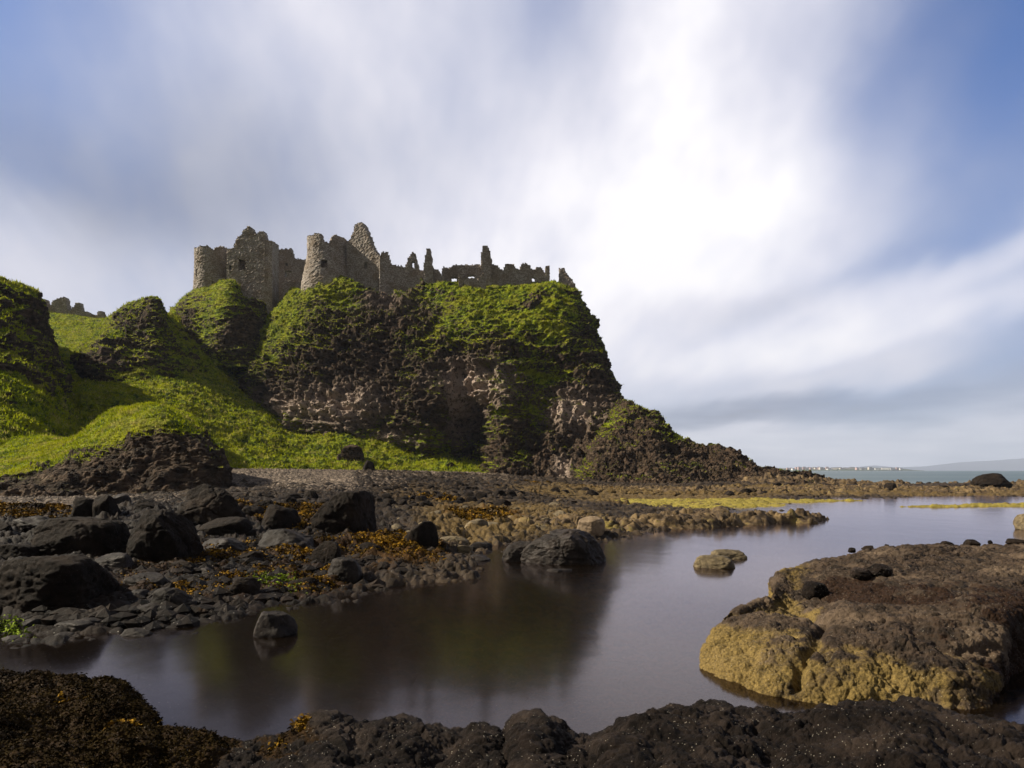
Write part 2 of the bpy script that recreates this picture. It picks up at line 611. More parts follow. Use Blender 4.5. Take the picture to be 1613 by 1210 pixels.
def mat_rock(name, dark, mid, light, speck=(.5, .47, .42), speck_amt=0.5, speck_scale=60, rough=0.75, bumpd=0.02, sc_=1.0, yellow=None, wet=0.0, weed=None, crack=0.4, spec=.25):
    m, t, out = newmat(name)
    tcn = t.new('ShaderNodeTexCoord')
    oi = t.new('ShaderNodeObjectInfo')
    co = t.v('ADD', tcn.outputs['Object'], t.v('SCALE', (13.1, 7.7, 3.3), None, s=oi.outputs['Random']))
    n1 = t.noise(co, 1.1 * sc_, 4, 0.6)
    n2 = t.noise(co, 5.0 * sc_, 6, 0.7)
    n3 = t.noise(co, 38.0 * sc_, 6, 0.8)
    c = t.mix(t.ramp(n2, 0.33, 0.68), dark, mid)
    c = t.mix(t.ramp(n1, 0.45, 0.72, 0, 0.7), c, light)
    c = t.mix(t.ramp(n3, 0.3, 0.7, 0.0, 0.5), c, t.mix(0.5, c, (.01, .008, .007)))
    geo = t.new('ShaderNodeNewGeometry')
    if yellow is not None:
        ya = t.attr('yellow')
        ym = t.ramp(t.m('ADD', ya, t.m('MULTIPLY', t.m('SUBTRACT', n2, 0.5), 1.1)), 0.35, 0.72)
        c = t.mix(t.m('MULTIPLY', ym, .86), c, t.mix(t.ramp(n3, 0.35, 0.7), tuple(q * 0.28 for q in yellow), yellow))
    if weed is not None:
        wa_ = t.attr('weed')
        wm = t.ramp(t.m('ADD', wa_, t.m('MULTIPLY', t.m('SUBTRACT', n2, 0.5), 1.2)), 0.40, 0.62)
        c = t.mix(wm, c, t.mix(t.ramp(n3, 0.35, 0.7), tuple(q * 0.3 for q in weed), weed))
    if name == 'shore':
        c = t.mix(t.attr('dark'), c, t.mix(1.0, c, (.24, .19, .165), 'MULTIPLY'))  # painted shade: the zone multiplies the stone colour down
    if speck_amt > 0:
        v = t.vor(co, speck_scale)
        vm = t.m('MULTIPLY', t.ramp(v, 0.06, 0.16, speck_amt, 0.0), t.ramp(t.noise(co, 4.3 * sc_, 5, 0.75), 0.46, 0.57))
        c = t.mix(vm, c, speck)
    h = t.m('ADD', t.m('MULTIPLY', n2, 1.0), t.m('MULTIPLY', n3, 0.40))
    cr_ = t.vor(t.v('ADD', co, t.v('SCALE', t.v('SUBTRACT', t.new('ShaderNodeTexNoise').outputs['Color'], (.5, .5, .5)), None, s=0.0)), 1.2 * sc_, 'DISTANCE_TO_EDGE')
    h = t.m('ADD', h, t.m('MULTIPLY', t.ramp(cr_, 0.0, 0.035), crack))
    nrm = t.bump(h, 0.9, bumpd)
    rr = rough
    if wet > 0:
        rr = t.ramp(n1, 0.35, 0.65, rough, rough - wet)
    principled(t, out, c, rr, nrm, spec)
    return m


def mat_stone():
    m, t, out = newmat('masonry')
    co = t.new('ShaderNodeTexCoord').outputs['Object']
    cm = t.mapping(co, (1, 1, 1.7))
    v = t.new('ShaderNodeTexVoronoi', feature='F1')
    t.put(v.inputs['Vector'], cm)
    t.put(v.inputs['Scale'], 5.2)
    e_ = t.vor(cm, 5.2, 'DISTANCE_TO_EDGE')
    n1 = t.noise(co, 0.5, 5, 0.6)
    n2 = t.noise(co, 3.0, 5, 0.7)
    bw = t.new('ShaderNodeRGBToBW')
    t.put(bw.inputs[0], v.outputs['Color'])
    c = t.mix(t.ramp(bw.outputs[0], 0.2, 0.8), (.28, .235, .20), (.60, .53, .47))
    c = t.mix(t.ramp(n1, 0.42, 0.66, 0, 0.65), c, (.25, .18, .115))
    c = t.mix(t.ramp(n2, 0.50, 0.75, 0, 0.5), c, (.58, .50, .43))
    c = t.mix(t.ramp(e_, 0.0, 0.10, 0.6, 0), c, (.045, .036, .030))
    geo = t.new('ShaderNodeNewGeometry')
    sz = t.new('ShaderNodeSeparateXYZ')
    t.put(sz.inputs[0], geo.outputs['Normal'])
    mo = t.m('MULTIPLY', t.ramp(sz.outputs[2], 0.5, 0.9), t.ramp(n2, 0.4, 0.6))
    c = t.mix(mo, c, (.07, .085, .015))
    h = t.m('ADD', t.ramp(e_, 0, 0.18), t.m('MULTIPLY', n2, 0.6))
    principled(t, out, c, 0.9, t.bump(h, 0.8, 0.12), 0.2)


def mat_plain(name, col, rough=0.8, var=0.3, scale=3.0, spec=0.3, bumpd=0.0, **kw):
    m, t, out = newmat(name)
    co = t.new('ShaderNodeTexCoord').outputs['Object']
    n = t.noise(co, scale, 4, 0.6)
    oi = t.new('ShaderNodeObjectInfo')
    c = t.mix(t.ramp(n, 0.3, 0.7), tuple(q * (1 - var) for q in col), tuple(min(1, q * (1 + var)) for q in col))
    nr = t.bump(n, 0.6, bumpd) if bumpd > 0 else None
    return principled(t, out, c, rough, nr, spec, **kw)


mat_hill()
mat_stone()
mat_rock('dark_boulder', (.005, .0032, .0020), (.017, .0110, .0075), (.036, .024, .016), speck_amt=0.35, speck_scale=45, rough=0.85, bumpd=0.05, crack=.15, spec=.12)
mat_rock('wet_boulder', (.008, .006, .005), (.030, .023, .019), (.060, .046, .038), speck_amt=0.4, speck_scale=50, rough=0.72, bumpd=0.02, wet=0.2, crack=.15, spec=.14)
mat_rock('pale_boulder', (.14, .10, .065), (.30, .225, .15), (.40, .31, .22), speck_amt=0.2, speck_scale=40, rough=0.85, bumpd=0.02, crack=.1, spec=.1)
mat_rock('tan_boulder', (.06, .045, .028), (.17, .130, .070), (.26, .20, .11), speck_amt=0.3, speck_scale=40, rough=0.8, bumpd=0.02)
mat_rock('reef', (.024, .015, .009), (.14, .092, .045), (.26, .175, .080), speck_amt=0.4, speck_scale=9, rough=0.8, bumpd=0.06, sc_=0.7, yellow=(.42, .34, .05))
mat_rock('outcrop', (.014, .0095, .0065), (.075, .050, .033), (.19, .135, .090), speck=(.62, .56, .46), speck_amt=0.75, speck_scale=42, rough=0.78, bumpd=0.05,
         yellow=(.29, .20, .06), weed=(.035, .016, .007), spec=.15, crack=0.1)  # the weed tone also paints the shaded recess at the right end
mat_rock('ledge', (.004, .0028, .0022), (.021, .0145, .0115), (.055, .039, .030), speck=(.66, .60, .50), speck_amt=0.95, speck_scale=44, rough=0.78, bumpd=0.06, sc_=1.5, wet=0.15, spec=.08,
         weed=(.050, .024, .004), crack=0.1)
mat_rock('pebble', (.04, .029, .021), (.16, .118, .085), (.32, .245, .18), speck_amt=0.2, speck_scale=8, rough=0.8, bumpd=0.03, sc_=0.8)
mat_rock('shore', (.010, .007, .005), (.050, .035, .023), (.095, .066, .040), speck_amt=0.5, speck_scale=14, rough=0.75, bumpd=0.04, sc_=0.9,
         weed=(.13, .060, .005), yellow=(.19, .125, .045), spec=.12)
mat_plain('weed_brown', (.017, .0110, .0032), 0.9, 0.85, 3.0, 0.03)
mat_plain('weed_gold', (.15, .080, .004), 0.8, 0.8, 2.0, 0.08)
mat_plain('weed_green', (.16, .22, .01), 0.8, 0.4, 5.0, 0.1)
mat_plain('gorse', (.55, .42, .01), 0.7, 0.4, 5.0, 0.2)
mat_plain('house_white', (.70, .69, .66), 0.8, 0.08, 0.05)
mat_plain('house_cream', (.52, .47, .40), 0.8, 0.08, 0.05)
mat_plain('house_pink', (.50, .33, .30), 0.8, 0.08, 0.05)
mat_plain('slate', (.10, .10, .12), 0.7, 0.1, 0.05)
mat_plain('far_land', (.045, .060, .030), 0.9, 0.4, 0.01)
mat_plain('far_mountain', (.03, .035, .06), 0.9, 0.2, 0.001)


def mat_grassblade():
    m, t, out = newmat('grass_blade')
    co = t.new('ShaderNodeTexCoord').outputs['Object']
    n1 = t.noise(co, 0.35, 5, 0.6)
    n2 = t.noise(co, 1.6, 6, 0.65)
    n4 = t.noise(t.mapping(co, (1, 1, 1.5), loc=(5, 2, 1)), 0.8, 5, 0.7)
    g1 = t.mix(t.ramp(n2, 0.40, 0.60), (.045, .085, .003), (.34, .38, .006))
    g1 = t.mix(t.ramp(n1, 0.40, 0.66, 0, 0.6), g1, (.36, .34, .012))
    g1 = t.mix(t.ramp(n4, 0.52, 0.62, 0, 0.85), g1, (.46, .37, .14))
    d = t.new('ShaderNodeBsdfDiffuse')
    t.put(d.inputs[0], g1)
    tr = t.new('ShaderNodeBsdfTranslucent')
    t.put(tr.inputs[0], t.mix(0.3, g1, (.25, .30, .01)))
    mx = t.new('ShaderNodeMixShader')
    mx.inputs[0].default_value = 0.4
    t.l.new(d.outputs[0], mx.inputs[1])
    t.l.new(tr.outputs[0], mx.inputs[2])
    t.l.new(mx.outputs[0], out.inputs[0])


mat_grassblade()


def mat_water(name, tint, rough, bumpd, nscale, body):
    m, t, out = newmat(name)
    co = t.new('ShaderNodeTexCoord').outputs['Object']
    n = t.noise(t.mapping(co, nscale), 1.0, 3, 0.5)
    nr = t.bump(n, 1.0, bumpd)
    fr = t.new('ShaderNodeFresnel')
    fr.inputs[0].default_value = 1.333
    t.put(fr.inputs['Normal'], nr)
    gl = t.new('ShaderNodeBsdfGlossy')
    gl.inputs['Roughness'].default_value = rough
    t.put(gl.inputs['Color'], (1.0, .93, .98))
    t.put(gl.inputs['Normal'], nr)
    tr = t.new('ShaderNodeBsdfTransparent')
    t.put(tr.inputs[0], tint)
    df = t.new('ShaderNodeBsdfDiffuse')
    t.put(df.inputs[0], body)
    m1 = t.new('ShaderNodeMixShader')
    m1.inputs[0].default_value = 0.22
    t.l.new(tr.outputs[0], m1.inputs[1])
    t.l.new(df.outputs[0], m1.inputs[2])
    m2 = t.new('ShaderNodeMixShader')
    t.l.new(fr.outputs[0], m2.inputs[0])
    t.l.new(m1.outputs[0], m2.inputs[1])
    t.l.new(gl.outputs[0], m2.inputs[2])
    t.l.new(m2.outputs[0], out.inputs[0])


mat_water('pool_water', (.80, .60, .32), 0.115, 0.010, (0.5, 0.35, 1), (.016, .010, .004))


def mat_sea():
    m, t, out = newmat('sea_water')
    co = t.new('ShaderNodeTexCoord').outputs['Object']
    n = t.noise(t.mapping(co, (0.25, 0.10, 1)), 1.0, 4, 0.6)
    nb = t.noise(t.mapping(co, (0.002, 0.012, 1)), 1.0, 4, 0.6)
    c = t.mix(t.ramp(nb, 0.35, 0.65), (.045, .075, .085), (.085, .115, .120))
    principled(t, out, c, 0.45, t.bump(n, 1.0, 0.8), 0.35)


mat_sea()


# ------------------------------------------------------------------ shore ground (one sheet, world heights)
def tps_fit(pts, vals, lam=1e-3):
    n = len(pts)
    d = np.linalg.norm(pts[:, None] - pts[None], axis=-1)
    K = np.where(d > 0, d * d * np.log(d + 1e-12), 0) + lam * np.eye(n)
    Pm = np.hstack([np.ones((n, 1)), pts])
    A = np.zeros((n + 3, n + 3))
    A[:n, :n] = K
    A[:n, n:] = Pm
    A[n:, :n] = Pm.T
    s = np.linalg.solve(A, np.concatenate([vals, np.zeros(3)]))
    return pts, s


def tps_eval(fit, q):
    pts, s = fit
    sh = q.shape[:-1]
    q = q.reshape(-1, 2)
    out = s[len(pts)] + q @ s[len(pts) + 1:]
    for i in range(len(pts)):
        d2 = (q[:, 0] - pts[i, 0]) ** 2 + (q[:, 1] - pts[i, 1]) ** 2
        out += s[i] * 0.5 * d2 * np.log(d2 + 1e-12)
    return out.reshape(sh)


SH = [  # photo column, distance, height
    (-700, 6, .6), (-700, 20, 1.2), (-700, 60, 3), (-700, 120, 3), (-300, 8, .3), (-300, 20, .8), (-300, 50, 2.0),
    (0, 4, .2), (0, 6.6, -.12), (0, 8.2, -.12), (0, 9.8, .08), (0, 13, .32), (0, 20, .60), (0, 33, .85), (0, 60, 2), (0, 120, 2.2),
    (150, 8.3, -.15), (150, 9.6, .02), (150, 12, .22), (150, 20, .55), (150, 35, .85),
    (300, 6, -.5), (300, 8.5, -.28), (300, 10.2, .0), (300, 13, .2), (300, 20, .5), (300, 30, .85), (300, 50, 1.5), (300, 75, 2.2), (300, 120, 2.4),
    (440, 6, -.6), (440, 9, -.45), (440, 12.0, .0), (440, 15, .2), (440, 22, .45), (440, 30, .75), (440, 50, 1.45), (440, 83, 2.15),
    (560, 9, -.7), (560, 13.0, .0), (560, 16, .2), (560, 24, .50), (560, 50, 1.3), (560, 90, 2.0),
    (700, 6, -.6), (700, 10, -.8), (700, 14.2, -.04), (700, 16.5, .08), (700, 20, .1), (700, 25, .35), (700, 40, .85), (700, 60, 1.4), (700, 90, 1.8),
    (780, 17, -.3), (780, 20.5, -.1), (780, 24, .15), (850, 30, .35), (850, 50, .75), (850, 80, 1.1), (830, 110, 1.6),
    (900, 6, -.6), (900, 10, -.9), (900, 19, -.4), (900, 22.5, -.05), (900, 27, .18), (1000, 34, .12), (1000, 45, .04), (1000, 60, .22), (1000, 78, .5), (1000, 110, 1),
    (1100, 20, -.6), (1100, 30, -.15), (1100, 38, -.08), (1100, 46, .02), (1150, 56, .06), (1200, 70, .6), (1200, 90, .5),
    (1100, 8, -.8), (1250, 30, -.4), (1300, 45, -.25), (1300, 58, .05), (1350, 68, .6), (1350, 90, -.5),
    (1500, 8, -.6), (1500, 20, -.9), (1500, 40, -.6), (1500, 58, -.15), (1500, 66, .35), (1500, 74, .7), (1500, 90, -.9),
    (1800, 10, -.3), (1800, 30, -.8), (1800, 58, -.2), (1800, 66, .3), (1800, 74, .6), (1800, 95, -1), (2600, 20, -.3), (2600, 60, 0.2), (2600, 95, -1),
    (800, 2.0, .1), (800, 4.0, -.1), (300, 3, .2), (1500, 3, .0), (1500, 5.5, -.3), (800, 5.6, -.4),
]
SHa = np.array(SH, float)


def shq(px, Y):
    return np.stack([np.asarray(px, float) / 260.0, np.log(np.asarray(Y, float)) * 2.2], axis=-1)


SHF = tps_fit(shq(SHa[:, 0], SHa[:, 1]), SHa[:, 2])


def ground_z(px, Y):
    return tps_eval(SHF, shq(px, Y))


def ground_at(px, py):
    """distance and height at which the view ray through the photo pixel meets the shore (or the water)"""
    Y = CH * F / max(py - HZ, 2.0)
    for _ in range(12):
        z = max(float(ground_z(np.array([px]), np.array([Y]))[0]), -0.05)
        Y = 0.5 * Y + 0.5 * min((CH - z) * F / max(py - HZ, 2.0), 100.0)
    return Y, z


# weed and stone zones of the shore: photo column, log distance
def zone(px, Y, lst):
    out = np.zeros_like(px)
    for (x, y, rx, ry, a) in lst:
        out += a * np.exp(-((px - x) / rx) ** 2 - (np.log(Y / y) / ry) ** 2)
    return out


WEEDZ = [(40, 24, 90, .2, 1.0), (330, 13.5, 100, .18, 1.1), (250, 12.0, 70, .12, .5), (470, 14, 90, .2, 1.0), (470, 23, 120, .15, .9), (640, 17, 60, .12, .7),
         (760, 27, 90, .12, .8), (620, 16, 120, .2, .45), (680, 34, 100, .08, .7), (200, 11, 100, .15, .3), (950, 62, 300, .08, .6), (400, 27, 100, .07, .7)]
YELZ = [(820, 27, 160, .25, 1.0), (950, 48, 180, .2, .9), (1100, 48, 160, .12, 1.0), (1150, 62, 250, .1, .8), (720, 22, 60, .2, .7), (640, 40, 90, .3, .6), (1500, 62, 500, .08, 1.0)]


def shadez(px, Y):  # hill shade on the left shore, painted in as darker rock
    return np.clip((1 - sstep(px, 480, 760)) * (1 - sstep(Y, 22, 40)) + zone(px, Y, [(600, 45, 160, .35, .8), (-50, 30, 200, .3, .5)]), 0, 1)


def build_shore():
    nu, nv = 1150, 820
    pxs = np.concatenate([np.linspace(-1500, -100, 120, endpoint=False), np.linspace(-100, 1720, 900, endpoint=False), np.linspace(1720, 3200, 130)])
    nu = len(pxs)
    Ys = np.exp(np.linspace(math.log(1.6), math.log(128), nv))
    PX, YY = np.meshgrid(pxs, Ys, indexing='ij')
    Z = ground_z(PX, YY)
    X = (PX - CX) / F * YY
    Q = np.stack([X, YY, Z], axis=-1)
    amp = np.clip(YY / 22.0, 0.35, 0.8)
    peb = sstep(YY, 38, 52) * (1 - sstep(PX, 620, 800))         # pebble strand: flatter
    peb = np.maximum(peb, zone(PX, YY, [(60, 30, 120, .12, 1.0)]))
    q1 = Q / 0.9
    nearb = 1 - sstep(YY, 20, 34)
    d = (0.16 + .10 * nearb) * lumps(q1, 5) + (0.10 + .08 * nearb) * ridged(Q / 0.7, 3, 8) + (0.10 + .08 * nearb) * lumps(Q / 0.32, 9) + .05 * nearb * lumps(Q / .12, 10)
    Qn = Q + .2 * np.stack([fbm(Q / .6, 3, 61), fbm(Q / .6, 3, 62), 0 * Z], -1)
    d = d + .22 * (blocks(Qn / .75, 12) - .5) + .12 * (blocks(Qn / .3, 13) - .5)
    d = d * amp * (1 - 0.80 * peb)
    d = d + 0.12 * fbm(Q / 4.0, 3, 31) * (1 - 0.5 * peb)
    Z2 = Z + d * np.where(Z < -0.3, 0.6, 1.0)
    Q[..., 2] = Z2
    weed = zone(PX, YY, WEEDZ)
    weed = weed + 0.5 * sstep(-Z2, 0.0, 0.2)
    yel = zone(PX, YY, YELZ)
    o = link_mesh('ground', Q.reshape(-1, 3), grid_faces(nu, nv), MAT['shore'], attrs={'weed': weed, 'yellow': yel, 'dark': shadez(PX, YY)})
    tag(o, kind='structure')
    return Q, PX, YY, weed


GQ, GPX, GYY, GW = build_shore()


def flat(name, x0, x1, y0, y1, z, mat, kind='structure', n=2):
    xs = np.linspace(x0, x1, n)
    ys = np.linspace(y0, y1, n)
    A, B = np.meshgrid(xs, ys, indexing='ij')
    P3 = np.stack([A, B, np.full_like(A, z)], -1)
    return tag(link_mesh(name, P3.reshape(-1, 3), grid_faces(n, n), mat, smooth=False), kind=kind)


flat('pool', -60, 160, 0.5, 84, 0.0, MAT['pool_water'])
flat('sea', -9000, 14000, 84.0, 12000, -0.004, MAT['sea_water'])

# ------------------------------------------------------------------ hills and cliffs
G, RK, MX = 0.95, 0.02, 0.42
# far left saddle with the path
terrain('hill', [
    [(-300, 640, 90, G), (-300, 600, 105, G), (-300, 540, 125, G), (-300, 500, 140, G), (-300, 478, 150, G)],
    [(40, 640, 90, G), (30, 600, 105, G), (20, 550, 125, G), (20, 515, 140, G), (20, 492, 150, G)],
    [(110, 625, 92, G), (105, 590, 105, G), (95, 550, 125, G), (90, 515, 140, G), (85, 492, 150, G)],
    [(150, 620, 95, G), (145, 585, 108, G), (140, 550, 125, G), (140, 520, 140, G), (135, 501, 150, G)],
    [(220, 600, 100, G), (210, 570, 112, G), (200, 540, 128, G), (190, 520, 140, G), (180, 503, 150, G)],
    [(320, 580, 110, G), (320, 560, 118, G), (320, 540, 128, G), (320, 520, 140, G), (320, 505, 150, G)],
], 420, 300, [(10, 0), (40, -10)], 0.9, 0.6, seed=1, fade=0.7, grass_size=.32)

# crag left of the gatehouse
terrain('hill', [
    [(140, 640, 98, .6), (120, 610, 104, .4), (112, 580, 108, .3), (118, 560, 112, .7), (140, 540, 118, .9), (165, 515, 124, .9)],
    [(165, 640, 96, .8), (160, 600, 98, .2), (150, 575, 100, .2), (150, 555, 104, .3), (160, 530, 110, .7), (178, 498, 118, .7)],
    [(210, 640, 96, .9), (205, 590, 101, .4), (200, 560, 104, .1), (200, 530, 107, .1), (205, 500, 111, .2), (212, 477, 116, .8)],
    [(245, 630, 98, .9), (245, 580, 103, .3), (243, 550, 105, .1), (240, 520, 107, .15), (240, 495, 110, .2), (238, 472, 115, .7)],
    [(285, 620, 103, .9), (280, 575, 106, .6), (275, 550, 109, .5), (268, 530, 112, .5), (262, 512, 116, .6), (256, 494, 121, .8)],
    [(330, 600, 110, .9), (325, 570, 113, .9), (315, 550, 117, .8), (300, 530, 121, .8), (290, 510, 125, .8), (280, 492, 130, .9)],
], 500, 360, [(6, -1.5), (25, -16)], 0.62, 0.7, seed=3, gb=[(140, 585, 25, 20, -.5), (225, 560, 60, 70, .28)], grass_size=.3)

# mound that carries the gatehouse
terrain('hill', [
    [(262, 600, 118, .9), (262, 560, 122, .8), (262, 530, 126, .8), (266, 505, 130, .8), (270, 492, 134, .9)],
    [(300, 590, 116, .9), (290, 550, 119, .4), (285, 525, 122, .25), (290, 495, 126, .4), (302, 462, 131, .8)],
    [(330, 580, 116, .9), (325, 550, 118, .5), (325, 520, 121, .7), (328, 485, 124, .7), (335, 455, 129, .9)],
    [(360, 580, 116, .9), (358, 550, 117, .3), (356, 520, 119, .2), (358, 485, 122, .5), (364, 447, 127.5, .9)],
    [(395, 580, 117, .9), (392, 550, 119, .4), (388, 520, 121, .2), (386, 498, 124, .3), (384, 474, 127.5, .6)],
    [(420, 580, 122, .9), (415, 550, 124, .5), (412, 520, 126, .2), (410, 500, 128, .2), (410, 479, 130, .4)],
    [(450, 580, 132, .9), (440, 540, 134, .7), (435, 500, 136, .7), (430, 480, 138, .8), (425, 455, 141, .9)],
], 460, 320, [(10, 0), (30, -20)], 0.8, 0.7, seed=5, gb=[(345, 490, 12, 30, .45), (300, 520, 25, 30, -.35), (385, 530, 25, 30, -.35)], fade=.75, grass_size=.3)

# the castle crag
CRAG = [
    [(470, 640, 150, .9), (460, 600, 148, .9), (455, 560, 147, .9), (455, 520, 146, .9), (470, 490, 145, .9), (480, 462, 145, .9)],
    [(384, 650, 121, .7), (383, 610, 121, .1), (394, 565, 123, .8), (412, 525, 126, 1.1), (438, 487, 129, 1.2), (464, 458, 134, 1.0)],
    [(432, 690, 109, .6), (425, 635, 110, .0), (430, 585, 113, .3), (445, 535, 117, .95), (465, 492, 120, 1.1), (482, 460, 124, 1.0)],
    [(510, 705, 104, .5), (505, 650, 104, -.2), (505, 590, 108, .0), (505, 535, 112, .25), (508, 490, 116, .65), (512, 452, 120.5, .9)],
    [(555, 710, 103, .5), (555, 650, 103, -.2), (555, 590, 107, .0), (548, 535, 111, .2), (545, 485, 116, .6), (540, 440, 121.5, .9)],
    [(612, 720, 103, .5), (612, 650, 103, -.1), (608, 590, 106, -.1), (604, 540, 109, .15), (600, 500, 113, .2), (600, 474, 119, .0)],
    [(690, 735, 101, .7), (690, 655, 100, .1), (690, 600, 103, .1), (686, 545, 107, .35), (682, 500, 113, .55), (680, 449, 120, .8)],
    [(745, 750, 102, .8), (740, 690, 104, .1), (733, 610, 103, -.2), (728, 562, 105, .1), (722, 502, 109, .85), (722, 452, 121, .95)],
    [(795, 785, 88, .1), (802, 710, 94, .2), (808, 645, 98, .3), (806, 575, 101, .35), (800, 505, 107.5, 1.0), (795, 455, 122, 1.0)],
    [(840, 780, 88, .0), (845, 710, 95, .1), (845, 645, 99, .45), (842, 580, 102, .5), (838, 505, 107.5, 1.0), (835, 450, 122, 1.0)],
    [(895, 780, 86, .0), (895, 710, 94, .0), (898, 645, 98, -.1), (893, 585, 102, .2), (884, 510, 108, .8), (872, 448, 121, .95)],
    [(970, 785, 82, .0), (958, 705, 91, .1), (948, 640, 97, .0), (930, 580, 103, .2), (914, 515, 111, .55), (896, 455, 119, .9)],
    [(1000, 780, 105, .0), (980, 705, 110, .1), (958, 625, 114, .1), (938, 560, 119, .2), (924, 505, 123, .5), (902, 458, 127, .9)],
    [(960, 780, 150, .5), (950, 705, 150, .5), (940, 640, 150, .5), (930, 580, 150, .5), (920, 515, 150, .5), (900, 456, 150, .9)],
]
terrain('cliff', CRAG, 1500, 620, [(6, 0), (22, -1), (40, -25)], 1.0, 0.9, seed=9,
        gb=[(830, 650, 22, 30, .35), (820, 718, 14, 16, .55), (560, 470, 30, 25, .2), (840, 480, 25, 14, -.6), (720, 585, 60, 20, -.4), (880, 600, 40, 10, .5),
            (640, 560, 30, 20, .15), (690, 600, 14, 12, .5), (830, 590, 40, 8, .4), (600, 520, 60, 20, -.15)],
        pb=[(450, 650, 70, 22, .8), (545, 640, 60, 26, .9), (740, 605, 60, 20, .9), (722, 640, 18, 40, 1.0), (900, 650, 45, 28, 1.0), (610, 690, 30, 12, .8),
            (770, 620, 40, 40, .5), (890, 745, 14, 16, .8), (600, 480, 90, 20, .25), (640, 690, 60, 12, .4)],
        dentb=[(655, 470, 30, 18, -.8), (728, 592, 9, 8, -2.0), (742, 660, 26, 34, -2.2), (740, 578, 70, 6, 1.2), (500, 655, 60, 25, -.8)], grass_size=.23)

# green slope between the crag and the mainland
terrain('hill', [
    [(-20, 790, 52, G), (-20, 735, 58, G), (-20, 690, 70, G), (-10, 650, 84, G), (0, 600, 100, G), (20, 560, 116, G)],
    [(100, 780, 56, G), (100, 725, 62, G), (105, 680, 72, G), (112, 640, 84, G), (118, 600, 98, G), (120, 570, 112, G)],
    [(200, 770, 60, G), (200, 710, 67, G), (198, 660, 78, G), (196, 620, 92, G), (198, 592, 106, G), (200, 560, 120, G)],
    [(310, 760, 68, G), (312, 735, 74, G), (312, 680, 86, G), (310, 620, 100, G), (312, 570, 114, G), (315, 530, 126, G)],
    [(400, 760, 74, G), (402, 738, 80, G), (400, 700, 90, G), (392, 655, 103, G), (386, 605, 121, G), (398, 505, 138, G)],
    [(480, 762, 82, G), (480, 740, 86, G), (480, 716, 94, G), (477, 692, 102, G), (470, 668, 116, G), (462, 600, 138, G)],
    [(560, 765, 86, G), (560, 742, 90, G), (560, 715, 97, G), (560, 680, 104, G), (560, 650, 115, G), (560, 600, 130, G)],
    [(650, 768, 88, G), (650, 746, 92, G), (650, 730, 97, G), (650, 712, 103, G), (650, 690, 112, G), (650, 640, 128, G)],
    [(740, 770, 90, G), (740, 752, 93, G), (740, 742, 96, .8), (740, 730, 102, .8), (740, 712, 110, .8), (740, 680, 128, .8)],
    [(830, 780, 92, .3), (830, 768, 95, .5), (830, 755, 98, .5), (830, 742, 104, .5), (830, 725, 112, .5), (830, 700, 128, .5)],
], 1000, 560, [(5, 0), (15, -8)], 0.9, 0.75, seed=13, gb=[(300, 700, 30, 30, -.1)], grass_size=.34, dentb=[(135, 640, 30, 20, 1.6), (185, 642, 22, 14, 1.4), (100, 690, 40, 20, 1.2), (440, 600, 30, 60, .5)])

# mainland hill on the left, rising higher outside the frame
terrain('hill', [
    [(-2600, 900, 8, .8), (-2600, 500, 12, .8), (-2700, 0, 16, .8), (-2900, -500, 20, .8), (-3000, -700, 25, .9), (-3000, -800, 30, .9)],
    [(-1300, 850, 18, .7), (-1300, 600, 22, .5), (-1350, 400, 28, .5), (-1400, 200, 34, .8), (-1450, 60, 40, .9), (-1450, 0, 46, .9)],
    [(-500, 790, 34, .8), (-500, 680, 40, .7), (-520, 560, 46, .7), (-540, 440, 54, .8), (-560, 350, 62, .9), (-560, 310, 70, .9)],
    [(-220, 780, 38, .9), (-220, 690, 44, .9), (-225, 590, 51, .9), (-230, 500, 59, .9), (-235, 430, 67, .9), (-240, 398, 75, .9)],
    [(0, 775, 42, .9), (0, 700, 48, .9), (-2, 625, 56, .75), (-4, 555, 64, .6), (-5, 490, 71, .5), (-6, 446, 78, .75)],
    [(50, 770, 45, .9), (50, 700, 51, .9), (45, 630, 59, .7), (38, 570, 67, .5), (34, 505, 74, .3), (33, 456, 81, .7)],
    [(108, 770, 52, .9), (104, 705, 58, .9), (92, 640, 67, .8), (78, 580, 75, .35), (64, 530, 81, .0), (52, 475, 87, .4)],
    [(150, 765, 62, .9), (135, 705, 68, .9), (112, 660, 78, .8), (92, 610, 88, .3), (78, 560, 94, .0), (64, 500, 98, .5)],
    [(150, 765, 85, .9), (140, 705, 95, .9), (115, 660, 108, .8), (95, 620, 115, .5), (80, 570, 120, .5), (60, 520, 125, .5)],
], 1000, 520, [(8, -1), (30, -8)], 0.9, 0.8, seed=17, gb=[(20, 520, 40, 40, -.1)], grass_size=.26, fade=.8)

